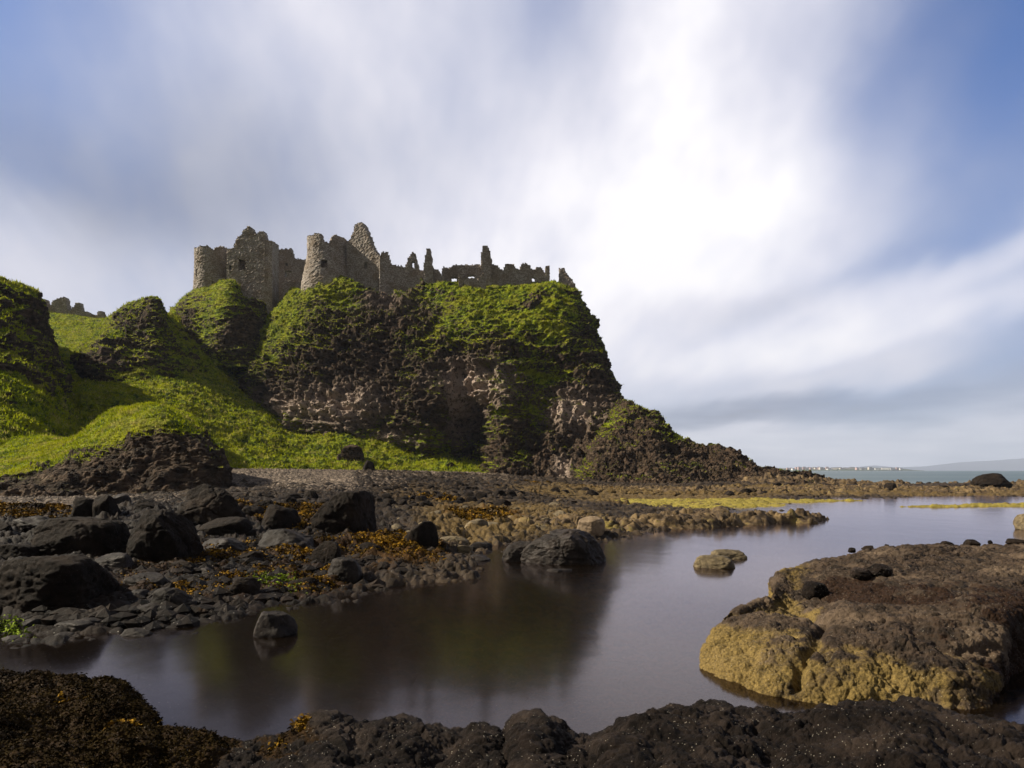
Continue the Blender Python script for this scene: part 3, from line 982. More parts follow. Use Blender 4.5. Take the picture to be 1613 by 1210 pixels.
# stratified rock at the foot of the mainland hill, green on top
terrain('rock_bluff', [
    [(-330, 820, 30, .1), (-330, 780, 32, .2), (-330, 745, 35, .8), (-330, 715, 39, .9), (-330, 690, 44, .9), (-330, 680, 50, .9)],
    [(-90, 815, 31, .0), (-90, 790, 33, .2), (-85, 765, 35, .5), (-80, 740, 39, .9), (-70, 720, 44, .9), (-60, 705, 50, .9)],
    [(20, 815, 32, -.2), (18, 785, 33.5, -.2), (25, 768, 35, .0), (35, 745, 39, .6), (50, 715, 44, .9), (60, 690, 50, .9)],
    [(90, 815, 32.5, -.3), (92, 785, 34, -.3), (95, 755, 36, -.1), (100, 730, 39, .1), (110, 705, 43, .9), (120, 690, 49, .9)],
    [(150, 812, 33.5, -.3), (150, 785, 35, -.3), (152, 750, 36.5, -.2), (155, 712, 39, .2), (163, 674, 42, .9), (170, 652, 50, .9)],
    [(205, 812, 34, -.3), (205, 785, 35.5, -.3), (205, 745, 37, -.3), (205, 700, 39, -.3), (206, 662, 41, .9), (210, 644, 47, 1)],
    [(262, 812, 34.5, -.3), (262, 780, 36, -.4), (260, 740, 37.5, -.4), (262, 705, 38.8, -.3), (262, 658, 40.5, .8), (252, 642, 45, 1)],
    [(314, 812, 36, -.3), (312, 785, 37, -.4), (312, 750, 38, -.4), (310, 718, 39, -.3), (300, 682, 41, .4), (278, 650, 46, 1)],
    [(345, 805, 44, -.3), (330, 780, 45, -.3), (318, 750, 47, -.2), (313, 722, 49, .0), (302, 694, 52, .2), (282, 662, 56, .9)],
], 900, 460, [(4, -.5), (14, -2)], 0.5, 0.3, gb=[(235, 662, 50, 16, .9), (150, 690, 60, 16, .8), (90, 715, 50, 14, .6)], seed=21, scale=.5, fade=1.0, grass_size=.16)

# low promontory running down to the right
terrain('cliff', [
    [(905, 790, 80, .0), (908, 760, 86, .0), (915, 735, 92, -.2), (925, 705, 97, -.1), (935, 680, 101, .1), (950, 655, 106, .3)],
    [(935, 785, 78, -.1), (938, 760, 80, .1), (945, 730, 83, -.1), (955, 700, 87, .0), (965, 672, 91, .2), (978, 638, 97, .2)],
    [(990, 785, 76, -.2), (990, 760, 79, -.1), (990, 730, 82, -.2), (992, 700, 86, -.1), (995, 668, 90, .1), (1006, 643, 95, .3)],
    [(1035, 785, 75, -.2), (1032, 760, 77, -.1), (1030, 735, 80, .0), (1030, 710, 84, -.2), (1028, 680, 88, .1), (1024, 650, 94, .4)],
    [(1080, 785, 74, -.2), (1078, 762, 77, -.1), (1076, 742, 80, .0), (1072, 722, 84, -.2), (1066, 700, 87, .2), (1058, 679, 91, .5)],
    [(1120, 785, 73, -.2), (1118, 765, 77, -.2), (1115, 750, 80, -.1), (1110, 735, 83, -.1), (1104, 718, 86, -.2), (1096, 702, 89, .1)],
    [(1165, 785, 72, -.2), (1163, 768, 75, -.2), (1160, 755, 78, -.2), (1156, 742, 80, -.2), (1150, 728, 82, -.2), (1144, 712, 85, -.1)],
    [(1205, 785, 71, -.2), (1203, 770, 73, -.2), (1200, 760, 75, -.2), (1198, 752, 77, -.2), (1194, 745, 79, -.2), (1190, 737, 81, -.1)],
    [(1265, 786, 70, -.2), (1263, 772, 71, -.2), (1262, 768, 73, -.2), (1260, 763, 75, -.2), (1257, 757, 77, -.2), (1255, 752, 79, -.1)],
    [(1330, 790, 70, -.2), (1330, 782, 71, -.2), (1330, 778, 73, -.2), (1330, 775, 75, -.2), (1330, 772, 77, -.2), (1330, 770, 79, -.1)],
], 900, 380, [(4, -1), (14, -7)], 0.85, 0.6, seed=25, scale=.6, grass_size=.22,
    gb=[(1060, 690, 40, 9, .45), (960, 670, 14, 30, .35), (925, 740, 10, 24, .3), (990, 655, 30, 8, .2)])
# dark round rock by the cliff foot and hummock behind it come with the boulders


# ------------------------------------------------------------------ grass blades (uncountable)
def build_blades(name, mat, sources, total, h_rng, wd, label, cat, seed=2):
    rng = np.random.default_rng(seed)
    Ps, Ns, Ss, wts = [], [], [], []
    for (Pt, N2, msk, size) in sources:
        # area weight per vertex
        du = np.linalg.norm(np.gradient(Pt, axis=0), axis=-1)
        dv = np.linalg.norm(np.gradient(Pt, axis=1), axis=-1)
        dist = np.maximum(Pt[..., 1], 5)
        pxx = CX + F * Pt[..., 0] / dist
        vis = ((pxx > -140) & (pxx < 1750)).astype(float)
        a = du * dv * msk * vis / (dist * size)
        Ps.append(Pt.reshape(-1, 3))
        Ns.append(N2.reshape(-1, 3))
        wts.append(a.ravel())
        Ss.append(np.full(a.size, size))
    P_ = np.concatenate(Ps)
    N_ = np.concatenate(Ns)
    S_ = np.concatenate(Ss)
    wt = np.concatenate(wts)
    idx = rng.choice(len(P_), size=total, p=wt / wt.sum())
    p = P_[idx]
    s = S_[idx][:, None]
    jit = rng.normal(size=p.shape) * s * 0.4
    jit[:, 2] *= 0.2
    p = p + jit
    n = N_[idx].copy()
    n[n[:, 2] < 0] *= -1
    upv = n * 0.5 + np.array([0, 0, 0.8]) + rng.normal(size=p.shape) * 0.6
    upv /= np.linalg.norm(upv, axis=1)[:, None]
    side = np.cross(upv, rng.normal(size=p.shape))
    side /= np.linalg.norm(side, axis=1)[:, None] + 1e-9
    hh = s * rng.uniform(*h_rng, size=(total, 1))
    ww = s * wd
    v = np.stack([p - side * ww, p + side * ww, p + upv * hh], axis=1)
    v[:, :2, 2] -= 0.03
    f = np.arange(total * 3, dtype=np.int32).reshape(-1, 3)
    o = link_mesh(name, v.reshape(-1, 3), f, mat, smooth=False)
    return tag(o, label, cat, kind='stuff')


build_blades('grass', MAT['grass_blade'], GRASS_PTS, 420000, (0.5, 1.4), 0.24, 'short bright green grass covering the slopes and crag tops', 'grass')


# ------------------------------------------------------------------ rocks
def ico(sub):
    bm = bmesh.new()
    bmesh.ops.create_icosphere(bm, subdivisions=sub, radius=1.0)
    v = np.array([q.co[:] for q in bm.verts], np.float32)
    f = np.array([[q.index for q in fc.verts] for fc in bm.faces], np.int32)
    bm.free()
    return v, f


ICO = {k: ico(k) for k in (1, 2, 3, 4, 5, 6)}


def rock_shape(sub, seed, cuts=8, cutd=(0.62, 0.95), amp=0.25, fine=0.05, taper=0.0, crease=0.0, box=0.0):
    rng = np.random.default_rng(seed)
    v, f = ICO[sub]
    v = v.copy()
    if box:
        v = v * (1 + box * (1 / (np.abs(v) ** 5).sum(1)[:, None] ** .2 - 1))
    for _ in range(cuts):
        n = rng.normal(size=3)
        n[2] = abs(n[2]) * 0.8
        n /= np.linalg.norm(n)
        d = rng.uniform(*cutd)
        s = v @ n
        over = np.maximum(s - d, 0)
        v = v - over[:, None] * n * 0.84
    r = np.linalg.norm(v, axis=1)[:, None]
    nn = v / r
    disp = amp * fbm(v * 1.1 + seed * 3.7, 3, seed) + fine * ridged(v * 3.5 + seed, 4, seed + 5, .6)
    if crease:
        d1, d2 = worley(v * .62 + .12 * np.stack([fbm(v * 2 + 9, 3, seed + k_) for k_ in range(3)], -1) + seed, seed + 3)
        disp = disp - crease * np.exp(-((d2 - d1) / 0.025) ** 2)
    if sub >= 5:
        disp = disp + fine * 0.5 * lumps(v * 7 + seed, seed) + fine * .3 * fbm(v * 16, 3, seed)
    v = v + nn * disp[:, None]
    if taper:
        k = 1 - taper * np.clip((v[:, 2:3] + 0.2), 0, 2)
        v[:, :2] *= k
    mn, mxx = v.min(0), v.max(0)
    v = (v - (mn + mxx) / 2) / ((mxx - mn) / 2)
    return v, f


def boulder(name, px, py, wpx, hpx, label, seed, mat='dark_boulder', cuts=7, amp=.2, fine=.065, depth=0.8, sub=5, taper=0.0, crease=0.05, Y=None, rot=0.0, sink=0.18,
            cat='boulder', group=None, lean=0.0, box=0.5):
    if Y is None:
        Y, zb = ground_at(px, py)
    else:
        zb = CH - (py - HZ) / F * Y
    wm = wpx / F * Y
    hm = hpx / F * Y
    Yc = Y + wm * depth * 0.42
    v, f = rock_shape(sub, seed, cuts, (0.6, 0.95), amp, fine, taper, crease, box)
    ztot = hm * (1 + sink)
    k = Yc / Y
    hx = hm * k
    v = v * np.array([wm / 2 * k, wm * depth / 2, ztot / 2 * k])
    v[:, 2] += ztot / 2 * k
    if lean:
        v[:, 0] += lean * v[:, 2]
    if rot:
        c, s = math.cos(rot), math.sin(rot)
        v = np.stack([v[:, 0] * c - v[:, 1] * s, v[:, 0] * s + v[:, 1] * c, v[:, 2]], -1)
    topz = CH - (py - hpx - HZ) / F * Yc
    o = link_mesh(name, v, f, MAT[mat])
    o.location = ((px - CX) / F * Yc, Yc, topz - float(v[:, 2].max()))
    return tag(o, label, cat, group)


B = boulder
B('boulder', 84, 966, 172, 96, 'large flat-topped dark boulder with a crack, at the left edge of the shore', 101, cuts=4, amp=.10, depth=.9, sub=6, crease=.05, box=.9)
B('boulder', 133, 884, 136, 70, 'broad dark boulder with rounded top behind the flat-topped one at left', 102, cuts=4, amp=.14, depth=.7, sub=6, crease=.06, box=.8)
B('boulder', 132, 822, 50, 40, 'left half of the split dark boulder below the rock bluff', 103, amp=.15, lean=.1)
B('boulder', 172, 824, 40, 44, 'right half of the split dark boulder below the rock bluff', 104, amp=.15, lean=-.1)
B('boulder', 256, 892, 112, 90, 'tall blocky dark boulder with a vertical groove, left of centre of the shore', 105, cuts=10, amp=.16, depth=.75, sub=6, crease=.09, box=.9)
B('boulder', 334, 838, 112, 76, 'peaked dark boulder with creased faces standing before the pebble beach', 106, cuts=8, amp=.22, taper=.22, sub=6, crease=.08)
B('boulder', 357, 852, 78, 38, 'smooth humped dark boulder in front of the peaked boulder', 107, cuts=3, amp=.12)
B('boulder', 350, 878, 86, 32, 'low broken slab of dark rock below the humped boulder', 108, cuts=9, amp=.25, mat='wet_boulder')
B('boulder', 310, 868, 30, 22, 'small round dark stone between the blocky and the humped boulders', 109)
B('boulder', 440, 842, 66, 48, 'angular dark boulder with a pointed top left of the big block', 110, cuts=11, amp=.12, taper=.12)
B('boulder', 540, 852, 104, 80, 'biggest squared dark block on the shore with steep right side', 111, cuts=8, amp=.10, depth=.8, sub=6, lean=0.05, crease=.05, box=1.0, rot=.25)
B('boulder', 452, 874, 84, 42, 'wide low dark boulder with seaweed specks below the angular one', 112, cuts=9, amp=.2, mat='wet_boulder')
B('boulder', 497, 866, 26, 26, 'small dark stone wedged below the big squared block', 113, cuts=9)
B('boulder', 516, 894, 48, 42, 'round pitted dark boulder just below the big squared block', 114, cuts=3, amp=.12, fine=.07)
B('boulder', 541, 923, 60, 46, 'wedge shaped grey boulder leaning at the pool edge', 115, cuts=10, amp=.12, mat='wet_boulder', taper=.15)
B('boulder', 664, 870, 54, 50, 'upright egg shaped dark boulder with a yellow stone at its foot', 116, cuts=4, amp=.1, depth=.8)
B('stone', 667, 868, 34, 18, 'yellow topped flat stone resting against the egg shaped boulder', 117, 'tan_boulder', cuts=6, cat='stone', Y=17.3)
B('boulder', 713, 862, 50, 18, 'low tan boulder in the shallows right of the egg shaped boulder', 118, 'tan_boulder', cuts=4, amp=.15)
B('boulder', 716, 876, 58, 20, 'rounded greenish rock in the water nearest the egg shaped boulder', 119, 'tan_boulder', cuts=3, amp=.12)
B('boulder', 756, 869, 40, 15, 'pointed grey stone awash in the shallow inlet', 120, 'wet_boulder', cuts=8)
B('boulder', 754, 887, 42, 13, 'flat grey stone at the tip of the seaweed shore, awash', 121, 'wet_boulder', cuts=7)
B('boulder', 785, 847, 44, 11, 'low yellowish stone in the inlet before the tan reef', 122, 'tan_boulder', cuts=3)
B('boulder', 888, 893, 138, 60, 'large squared wet black rock standing in the pool', 123, 'wet_boulder', cuts=6, amp=.10, depth=.6, sub=6, crease=.09, fine=.07, box=1.0)
B('boulder', 823, 888, 66, 36, 'tan sloping rock joined to the left of the squared black rock', 124, 'wet_boulder', cuts=9, amp=.2, sub=5)
B('boulder', 930, 842, 46, 29, 'smooth pale tan boulder behind the squared black rock', 125, 'pale_boulder', cuts=5, amp=.1, Y=22.2)
B('boulder', 880, 905, 44, 9, 'small low weedy stone awash in front of the squared black rock', 126, 'wet_boulder', cuts=5)
B('boulder', 1124, 899, 64, 25, 'nearer of two tan rocks alone in the middle of the pool', 127, 'tan_boulder', cuts=4, amp=.2, sub=5)
B('boulder', 1147, 884, 56, 19, 'farther of two tan rocks alone in the middle of the pool', 128, 'tan_boulder', cuts=4, amp=.2, sub=5)
B('boulder', 434, 1010, 64, 48, 'pyramid shaped wet stone standing alone in the near pool', 129, 'wet_boulder', cuts=10, amp=.14, taper=.28, sub=5, fine=.06)
B('boulder', 384, 945, 50, 36, 'rounded dark boulder at the water edge left of the green weed', 130, 'dark_boulder', cuts=6)
B('boulder', 420, 946, 26, 16, 'small dark stone beside the bright green weed', 131, 'wet_boulder', cuts=6)
B('boulder', 272, 966, 64, 42, 'dark jagged boulder at the water edge, right of the smooth pale-sheened slab', 132, 'wet_boulder', cuts=11, amp=.2)
B('boulder', 230, 932, 72, 30, 'smooth sheened grey slab among red weed', 133, 'wet_boulder', cuts=5, amp=.12)
B('boulder', 215, 950, 40, 22, 'grey rounded stone in front of the sheened slab', 134, 'wet_boulder', cuts=5)
B('boulder', 238, 975, 66, 26, 'ribbed low rock at the waterline below the jagged boulder', 135, 'wet_boulder', cuts=9, amp=.25)
B('boulder', 215, 1009, 52, 20, 'low pointed stone in the water, farthest out left of the pyramid stone', 136, 'wet_boulder', cuts=8)
B('boulder', 122, 998, 76, 24, 'wide low pitted rock awash at left', 137, 'wet_boulder', cuts=4, fine=.08)
B('boulder', 98, 1011, 44, 14, 'low dark rock in the water just in front of the wide pitted rock', 138, 'wet_boulder', cuts=6)
B('boulder', 127, 977, 28, 17, 'small round shiny stone below the large flat-topped boulder', 139, 'wet_boulder', cuts=3)
B('boulder', 44, 992, 34, 17, 'small pale stone in the water below the left edge boulder', 140, 'wet_boulder', cuts=6)
B('boulder', 18, 1016, 40, 15, 'green weed covered stone in the water at far left', 141, 'wet_boulder', cuts=4)
B('boulder', 293, 966, 32, 22, 'small dark stone right of the jagged boulder at the water', 142, 'wet_boulder', cuts=5)
B('boulder', 320, 960, 34, 18, 'grey angular stone at the waterline, third right of the jagged boulder', 143, 'wet_boulder', cuts=8)
B('boulder', 358, 972, 30, 13, 'dark stone awash nearest the pool below the rounded boulder', 144, 'wet_boulder', cuts=6)
B('boulder', 478, 935, 54, 26, 'brown angular stone right of the bright green weed', 145, 'dark_boulder', cuts=9)
B('boulder', 632, 916, 44, 22, 'weedy dark rock at the pool edge right of the wedge boulder', 146, 'dark_boulder', cuts=7)
B('boulder', 22, 890, 66, 34, 'dark rounded boulder half hidden behind the flat-topped one at the left edge', 147, 'dark_boulder', cuts=6)
B('boulder', -6, 850, 60, 30, 'dark boulder cut by the left edge of the picture', 148, 'dark_boulder', cuts=6)
B('boulder', 416, 808, 40, 22, 'low grey boulder behind the angular one, by the pebbles', 149, 'dark_boulder', cuts=7)
B('boulder', 490, 790, 24, 17, 'small peaked stone at the pebble edge left of the big squared block', 150, 'dark_boulder', cuts=9)
B('boulder', 462, 790, 34, 13, 'low stone at the pebble edge above the angular boulder', 151, 'dark_boulder', cuts=8)
B('standing_stone', 580, 760, 25, 35, 'upright brown rock stack standing at the end of the pebble beach', 152, 'dark_boulder', cuts=8, Y=80, taper=.1, cat='rock')
B('boulder', 553, 742, 44, 42, 'mossy hummock of rock on the grass behind the upright stack', 153, 'hill', cuts=4, Y=92, cat='rock', crease=.1)
B('boulder', 1562, 770, 62, 25, 'highest dark boulder on the far reef near the right edge', 154, 'dark_boulder', cuts=5, Y=66, box=0, taper=.3, fine=.1)
B('boulder', 1625, 836, 44, 28, 'yellow rock in the pool cut by the right edge of the picture', 155, 'tan_boulder', cuts=4, Y=25, cat='rock')
B('boulder', 1243, 776, 22, 16, 'dark upright rock on the shore at the foot of the promontory', 156, 'dark_boulder', cuts=9, Y=66)

for k, (px, py, w_, h_, lab) in enumerate([(185, 800, 40, 22, 'dark stone behind the split boulder, at the foot of the bluff'), (235, 812, 50, 26, 'dark boulder wedged behind the tall blocky boulder'),
        (392, 822, 34, 26, 'dark boulder between the peaked and the angular boulders'), (180, 905, 60, 34, 'dark boulder touching the left foot of the tall blocky boulder'),
        (288, 905, 44, 22, 'dark weedy stone at the right foot of the tall blocky boulder'), (395, 890, 40, 22, 'dark stone half buried in golden weed below the broken slab'),
        (60, 842, 70, 30, 'dark boulder behind the broad rounded boulder at left'), (20, 935, 60, 40, 'dark boulder against the left side of the large flat-topped boulder'),
        (180, 968, 44, 22, 'dark stone right of the large flat-topped boulder, above the waterline'), (330, 912, 36, 18, 'flat dark stone in the weed left of the rounded boulder'),
        (585, 880, 44, 26, 'dark boulder between the round pitted and the egg shaped boulders'), (600, 905, 36, 20, 'dark stone in the weed just right of the wedge boulder'),
        (620, 858, 34, 20, 'small dark boulder left of the egg shaped boulder'), (70, 1000, 40, 16, 'dark stone awash between the pale stone and the wide pitted rock')]):
    B('boulder', px, py, w_, h_, lab, 500 + k, 'dark_boulder' if k % 3 else 'wet_boulder', cuts=6, amp=.2, sub=5)

# shared shapes for the many smaller stones
PROTO = {}
for mname in ('dark_boulder', 'tan_boulder', 'reef', 'ledge'):
    PROTO[mname] = []
    for k in range(7):
        v, f = rock_shape(4, 300 + k, 9, (0.55, 0.9), .2, .05, 0, .04, .3)
        o = link_mesh('stone_shape', v, f, MAT[mname])
        PROTO[mname].append(o.data)
        bpy.data.objects.remove(o)


ORD = ['first', 'second', 'third', 'fourth', 'fifth', 'sixth', 'seventh', 'eighth', 'ninth', 'tenth', 'eleventh', 'twelfth']
ROW = ['front row', 'second row back', 'third row back', 'fourth row back', 'fifth row back', 'sixth row back', 'seventh row back', 'eighth row back', 'ninth row back', 'farthest row']


def scatter(zones, n, mname, wrange, name, label, group, seed, hk=(.5, .8), cat='boulder', avoid=()):
    """zones: polygons' bounding quads in photo px/py: (px0,px1,py0,py1)"""
    rng = np.random.default_rng(seed)
    made = []
    tries = 0
    while len(made) < n and tries < n * 30:
        tries += 1
        z = zones[int(rng.integers(len(zones)))]
        px = rng.uniform(z[0], z[1])
        py = z[2] + (z[3] - z[2]) * rng.uniform(0, 1)
        near = (py - z[2]) / (z[3] - z[2])
        wpx = rng.uniform(*wrange) * (0.65 + 0.6 * near)
        if any(abs(px - q[0]) < (wpx + q[2]) * 0.33 and abs(py - q[1]) < (wpx + q[2]) * 0.14 for q in made):
            continue
        Y, zb = ground_at(px, py)
        wm = wpx / F * Y / 2
        o = bpy.data.objects.new(name, PROTO[mname][int(rng.integers(7))])
        hgt = wm * rng.uniform(*hk)
        o.location = ((px - CX) / F * Y, Y, zb + hgt * 0.55)
        o.scale = (wm * rng.uniform(.85, 1.1), wm * rng.uniform(.7, 1.0), hgt)
        o.rotation_euler = (rng.uniform(-.25, .25), rng.uniform(-.25, .25), rng.uniform(0, 6.28))
        COL.objects.link(o)
        tag(o, None, cat, group)
        made.append((px, py, wpx, o))
    made.sort(key=lambda q: -q[1])
    kk, where = label
    nrow = max(1, math.ceil(len(made) / 10))
    per = math.ceil(len(made) / nrow)
    for r in range(nrow):
        rw = sorted(made[r * per:(r + 1) * per], key=lambda q: q[0])
        for i, q in enumerate(rw):
            q[3]['label'] = f'{kk}, {ORD[i]} from left in {ROW[r]} {where}'
    return made


scatter([(590, 820, 768, 800), (600, 700, 770, 805)], 85, 'dark_boulder', (13, 27), 'boulder',
        ('dark angular boulder', 'below the cliff'), 'dark boulders in the field below the cliff', 41)
scatter([(380, 600, 783, 800), (390, 500, 800, 815)], 20, 'dark_boulder', (12, 26), 'boulder',
        ('grey stone', 'below the pebbles'), 'stones along the lower edge of the pebble beach', 42)
scatter([(600, 900, 800, 838), (620, 720, 805, 850)], 40, 'tan_boulder', (14, 34), 'boulder',
        ('brown lumpy boulder', 'on the flat behind the inlet'), 'brown boulders on the flat behind the inlet', 43, hk=(.4, .7))
scatter([(860, 1240, 762, 783)], 30, 'dark_boulder', (10, 20), 'boulder',
        ('dark stone', 'at the foot of the promontory'), 'dark stones at the foot of the promontory', 44)
scatter([(170, 420, 900, 960), (430, 700, 880, 925), (60, 200, 975, 1000)], 36, 'ledge', (10, 24), 'boulder',
        ('small wet stone', 'among the pool edge seaweed'), 'small wet stones along the pool edge', 45, hk=(.4, .7))
scatter([(0, 290, 800, 850), (0, 70, 850, 900)], 24, 'dark_boulder', (10, 26), 'boulder',
        ('grey stone', 'below the rock bluff'), 'grey stones below the rock bluff', 46)


# pebbles: uncountable
def pebbles(name, zones, n, size, label, seed, mat='pebble'):
    rng = np.random.default_rng(seed)
    v0, f0 = ICO[1]
    V, Fc = [], []
    pts = []
    for z in zones:
        k = int(n * z[4])
        px = rng.uniform(z[0], z[1], k)
        Y = np.exp(rng.uniform(math.log(z[2]), math.log(z[3]), k))
        pts.append(np.stack([px, Y], -1))
    pts = np.concatenate(pts)
    px, Y = pts[:, 0], pts[:, 1]
    zz = ground_z(px, Y) + 0.02
    n = len(px)
    px, Y, zz = px[zz > -.05], Y[zz > -.05], zz[zz > -.05]
    n = len(px)
    s = size * rng.uniform(.5, 1.5, n) * np.clip(Y / 55, .5, 1.3)
    c = np.stack([(px - CX) / F * Y, Y, zz + s * .1], -1)
    base = v0[None] * s[:, None, None] * np.stack([rng.uniform(.7, 1.3, n), rng.uniform(.6, 1.1, n), rng.uniform(.4, .8, n)], -1)[:, None, :]
    base = base * (1 + rng.uniform(-.22, .22, (n, len(v0), 1)))
    a = rng.uniform(0, 6.28, n)
    ca, sa = np.cos(a)[:, None], np.sin(a)[:, None]
    bx = base[..., 0] * ca - base[..., 1] * sa
    by = base[..., 0] * sa + base[..., 1] * ca
    verts = np.stack([bx, by, base[..., 2]], -1) + c[:, None]
    faces = f0[None] + (np.arange(n) * len(v0))[:, None, None]
    o = link_mesh(name, verts.reshape(-1, 3), faces.reshape(-1, 3), MAT[mat], smooth=False, attrs={'weed': np.repeat(rng.uniform(-.2, .45, n), len(v0)), 'yellow': np.repeat(zone(px, Y, YELZ), len(v0)), 'dark': np.repeat(shadez(px, Y), len(v0))})
    return tag(o, label, name, kind='stuff')


pebbles('pebbles', [(290, 640, 38, 92, .70), (560, 800, 60, 98, .22), (-120, 330, 24, 34, .25)], 30000, 0.20, 'strand of grey brown pebbles at the foot of the green slope', 51)


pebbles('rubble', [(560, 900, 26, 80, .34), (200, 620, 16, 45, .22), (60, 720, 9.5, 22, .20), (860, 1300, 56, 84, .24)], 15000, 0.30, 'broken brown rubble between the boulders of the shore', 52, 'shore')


# reefs: rows of knobbly rock along a spine
def reef(name, spine, res, mat, label, seed, lump=(.9, .35), amp=(.3, .15), cat='reef', yel=0.5, kind=None, group=None, over=0.0):
    S_ = np.array([[(q[0] - CX) / F * q[1], q[1], q[2], q[3]] for q in spine])
    x0, x1 = S_[:, 0].min() - S_[:, 2].max(), S_[:, 0].max() + S_[:, 2].max()
    y0, y1 = (S_[:, 1] - S_[:, 2]).min(), (S_[:, 1] + S_[:, 2]).max()
    nx, ny = int((x1 - x0) / res), int((y1 - y0) / res)
    A, Bq = np.meshgrid(np.linspace(x0, x1, nx), np.linspace(y0, y1, ny), indexing='ij')
    Pq = np.stack([A, Bq], -1)
    wob = np.stack([fbm(np.stack([A / 3, Bq / 3, A * 0 + 1.5], -1), 3, seed), fbm(np.stack([A / 3, Bq / 3, A * 0 + 7.5], -1), 3, seed + 1)], -1)
    Pw = Pq + wob * 1.6
    H = np.full(A.shape, -1.0)
    for i in range(len(S_) - 1):
        a, b = S_[i], S_[i + 1]
        ab = b[:2] - a[:2]
        tt = np.clip(((Pw - a[:2]) @ ab) / (ab @ ab), 0, 1)
        dd = np.linalg.norm(Pw - (a[:2] + tt[..., None] * ab), axis=-1)
        wd = a[2] + tt * (b[2] - a[2])
        hh = a[3] + tt * (b[3] - a[3])
        H = np.maximum(H, (hh + 0.35) * (1 - (dd / wd) ** 2) - 0.35)
    Q = np.stack([A, Bq, H], -1)
    Qn = Q + .25 * np.stack([fbm(Q / .8, 3, seed + 31), fbm(Q / .8, 3, seed + 32), 0 * H], -1)
    Z = H + amp[0] * .5 * lumps(Qn / lump[0], seed) + amp[1] * .7 * lumps(Qn / lump[1], seed + 3) + amp[0] * 1.1 * (blocks(Qn / (lump[0] * .9), seed + 11) - .5) + amp[1] * 1.2 * (blocks(Qn / (lump[1] * .8), seed + 12) - .5) + amp[0] * 0.7 * ridged(Q / (lump[0] * 1.7), 3, seed + 5) + amp[0] * .6 * fbm(Q / 3, 3, seed + 8)
    Z = np.where(H < -0.6, H, Z)
    keep = H > -0.9
    Q[..., 2] = Z
    fc = grid_faces(nx, ny)
    kk = keep.ravel()[fc].all(axis=1)
    fc = fc[kk]
    used = np.unique(fc)
    remap = np.zeros(nx * ny, np.int32)
    remap[used] = np.arange(len(used))
    vs = Q.reshape(-1, 3)[used]
    o = link_mesh(name, vs, remap[fc], MAT[mat], attrs={'yellow': np.full(len(used), yel) * (0.6 + 0.8 * fbm(vs / 2, 3, seed)), 'weed': np.zeros(len(used))})
    recenter(o)
    return tag(o, label, cat, group, kind)


reef('rock_reef', [(690, 30, 2.5, .28), (790, 26, 2.6, .28), (870, 25, 2.2, .24), (960, 26, 2.0, .26), (1030, 27, 2.0, .34), (1100, 28, 1.7, .38), (1180, 28.5, 1.3, .32), (1260, 29.5, 1.1, .30), (1308, 30, .8, .18)],
     .055, 'reef', 'long tan knobbly reef reaching right into the pool, behind the squared black rock', 61, yel=.5, amp=(.2, .11))
reef('rock_reef', [(700, 40, 3, .55), (780, 38, 3, .4), (860, 36, 2.2, .25), (900, 36, 1.5, .15)], .08, 'reef',
     'brown rubble reef between the boulder field and the yellow weed flat', 62, yel=.2)
reef('rock_reef', [(870, 66, 4, .5), (1000, 63, 4, .45), (1120, 61, 4, .45), (1240, 62, 5, .5), (1380, 65, 5, .42), (1500, 66, 5, .35), (1640, 66, 5, .42), (1800, 66, 5, .4), (2200, 66, 6, .7)],
     .12, 'reef', 'far brown reef closing the pool from the cliff foot to the right edge', 63, amp=(.30, .18), yel=.45)
reef('rock_reef', [(1215, 74, 5, 1.3), (1290, 74, 4, 1.0), (1400, 75, 3, .55), (1480, 76, 3, .35), (1550, 76, 3, .75), (1640, 76, 3, .5), (1900, 76, 5, .6), (2300, 76, 5, .6)],
     .14, 'reef', 'dark bouldery crest of the far reef with the sea behind it', 64, amp=(.45, .28), yel=.1, lump=(1.2, .5))
scatter([(1250, 1613, 757, 775)], 28, 'dark_boulder', (7, 18), 'boulder', ('dark rounded boulder', 'on the far reef'), 'dark boulders along the far reef', 47)
reef('weed_flat', [(870, 46, 5, .14), (960, 44, 8, .20), (1080, 45, 8, .19), (1180, 48, 5, .11), (1290, 49, 1.8, .04), (1350, 50, .7, .0)], .1, 'reef',
     'bright yellow green weed flat lying behind the tan reef', 65, amp=(.09, .07), yel=2.2, kind='stuff', cat='seaweed')
reef('weed_flat', [(1425, 41, .5, .0), (1470, 41.5, 1.1, .07), (1560, 42, 1.5, .09), (1700, 42, 1.8, .10), (1900, 42, 1.8, .1)], .08, 'reef',
     'narrow yellow weed bank in the pool at the right', 66, amp=(.09, .07), yel=1.6, kind='stuff', cat='seaweed')


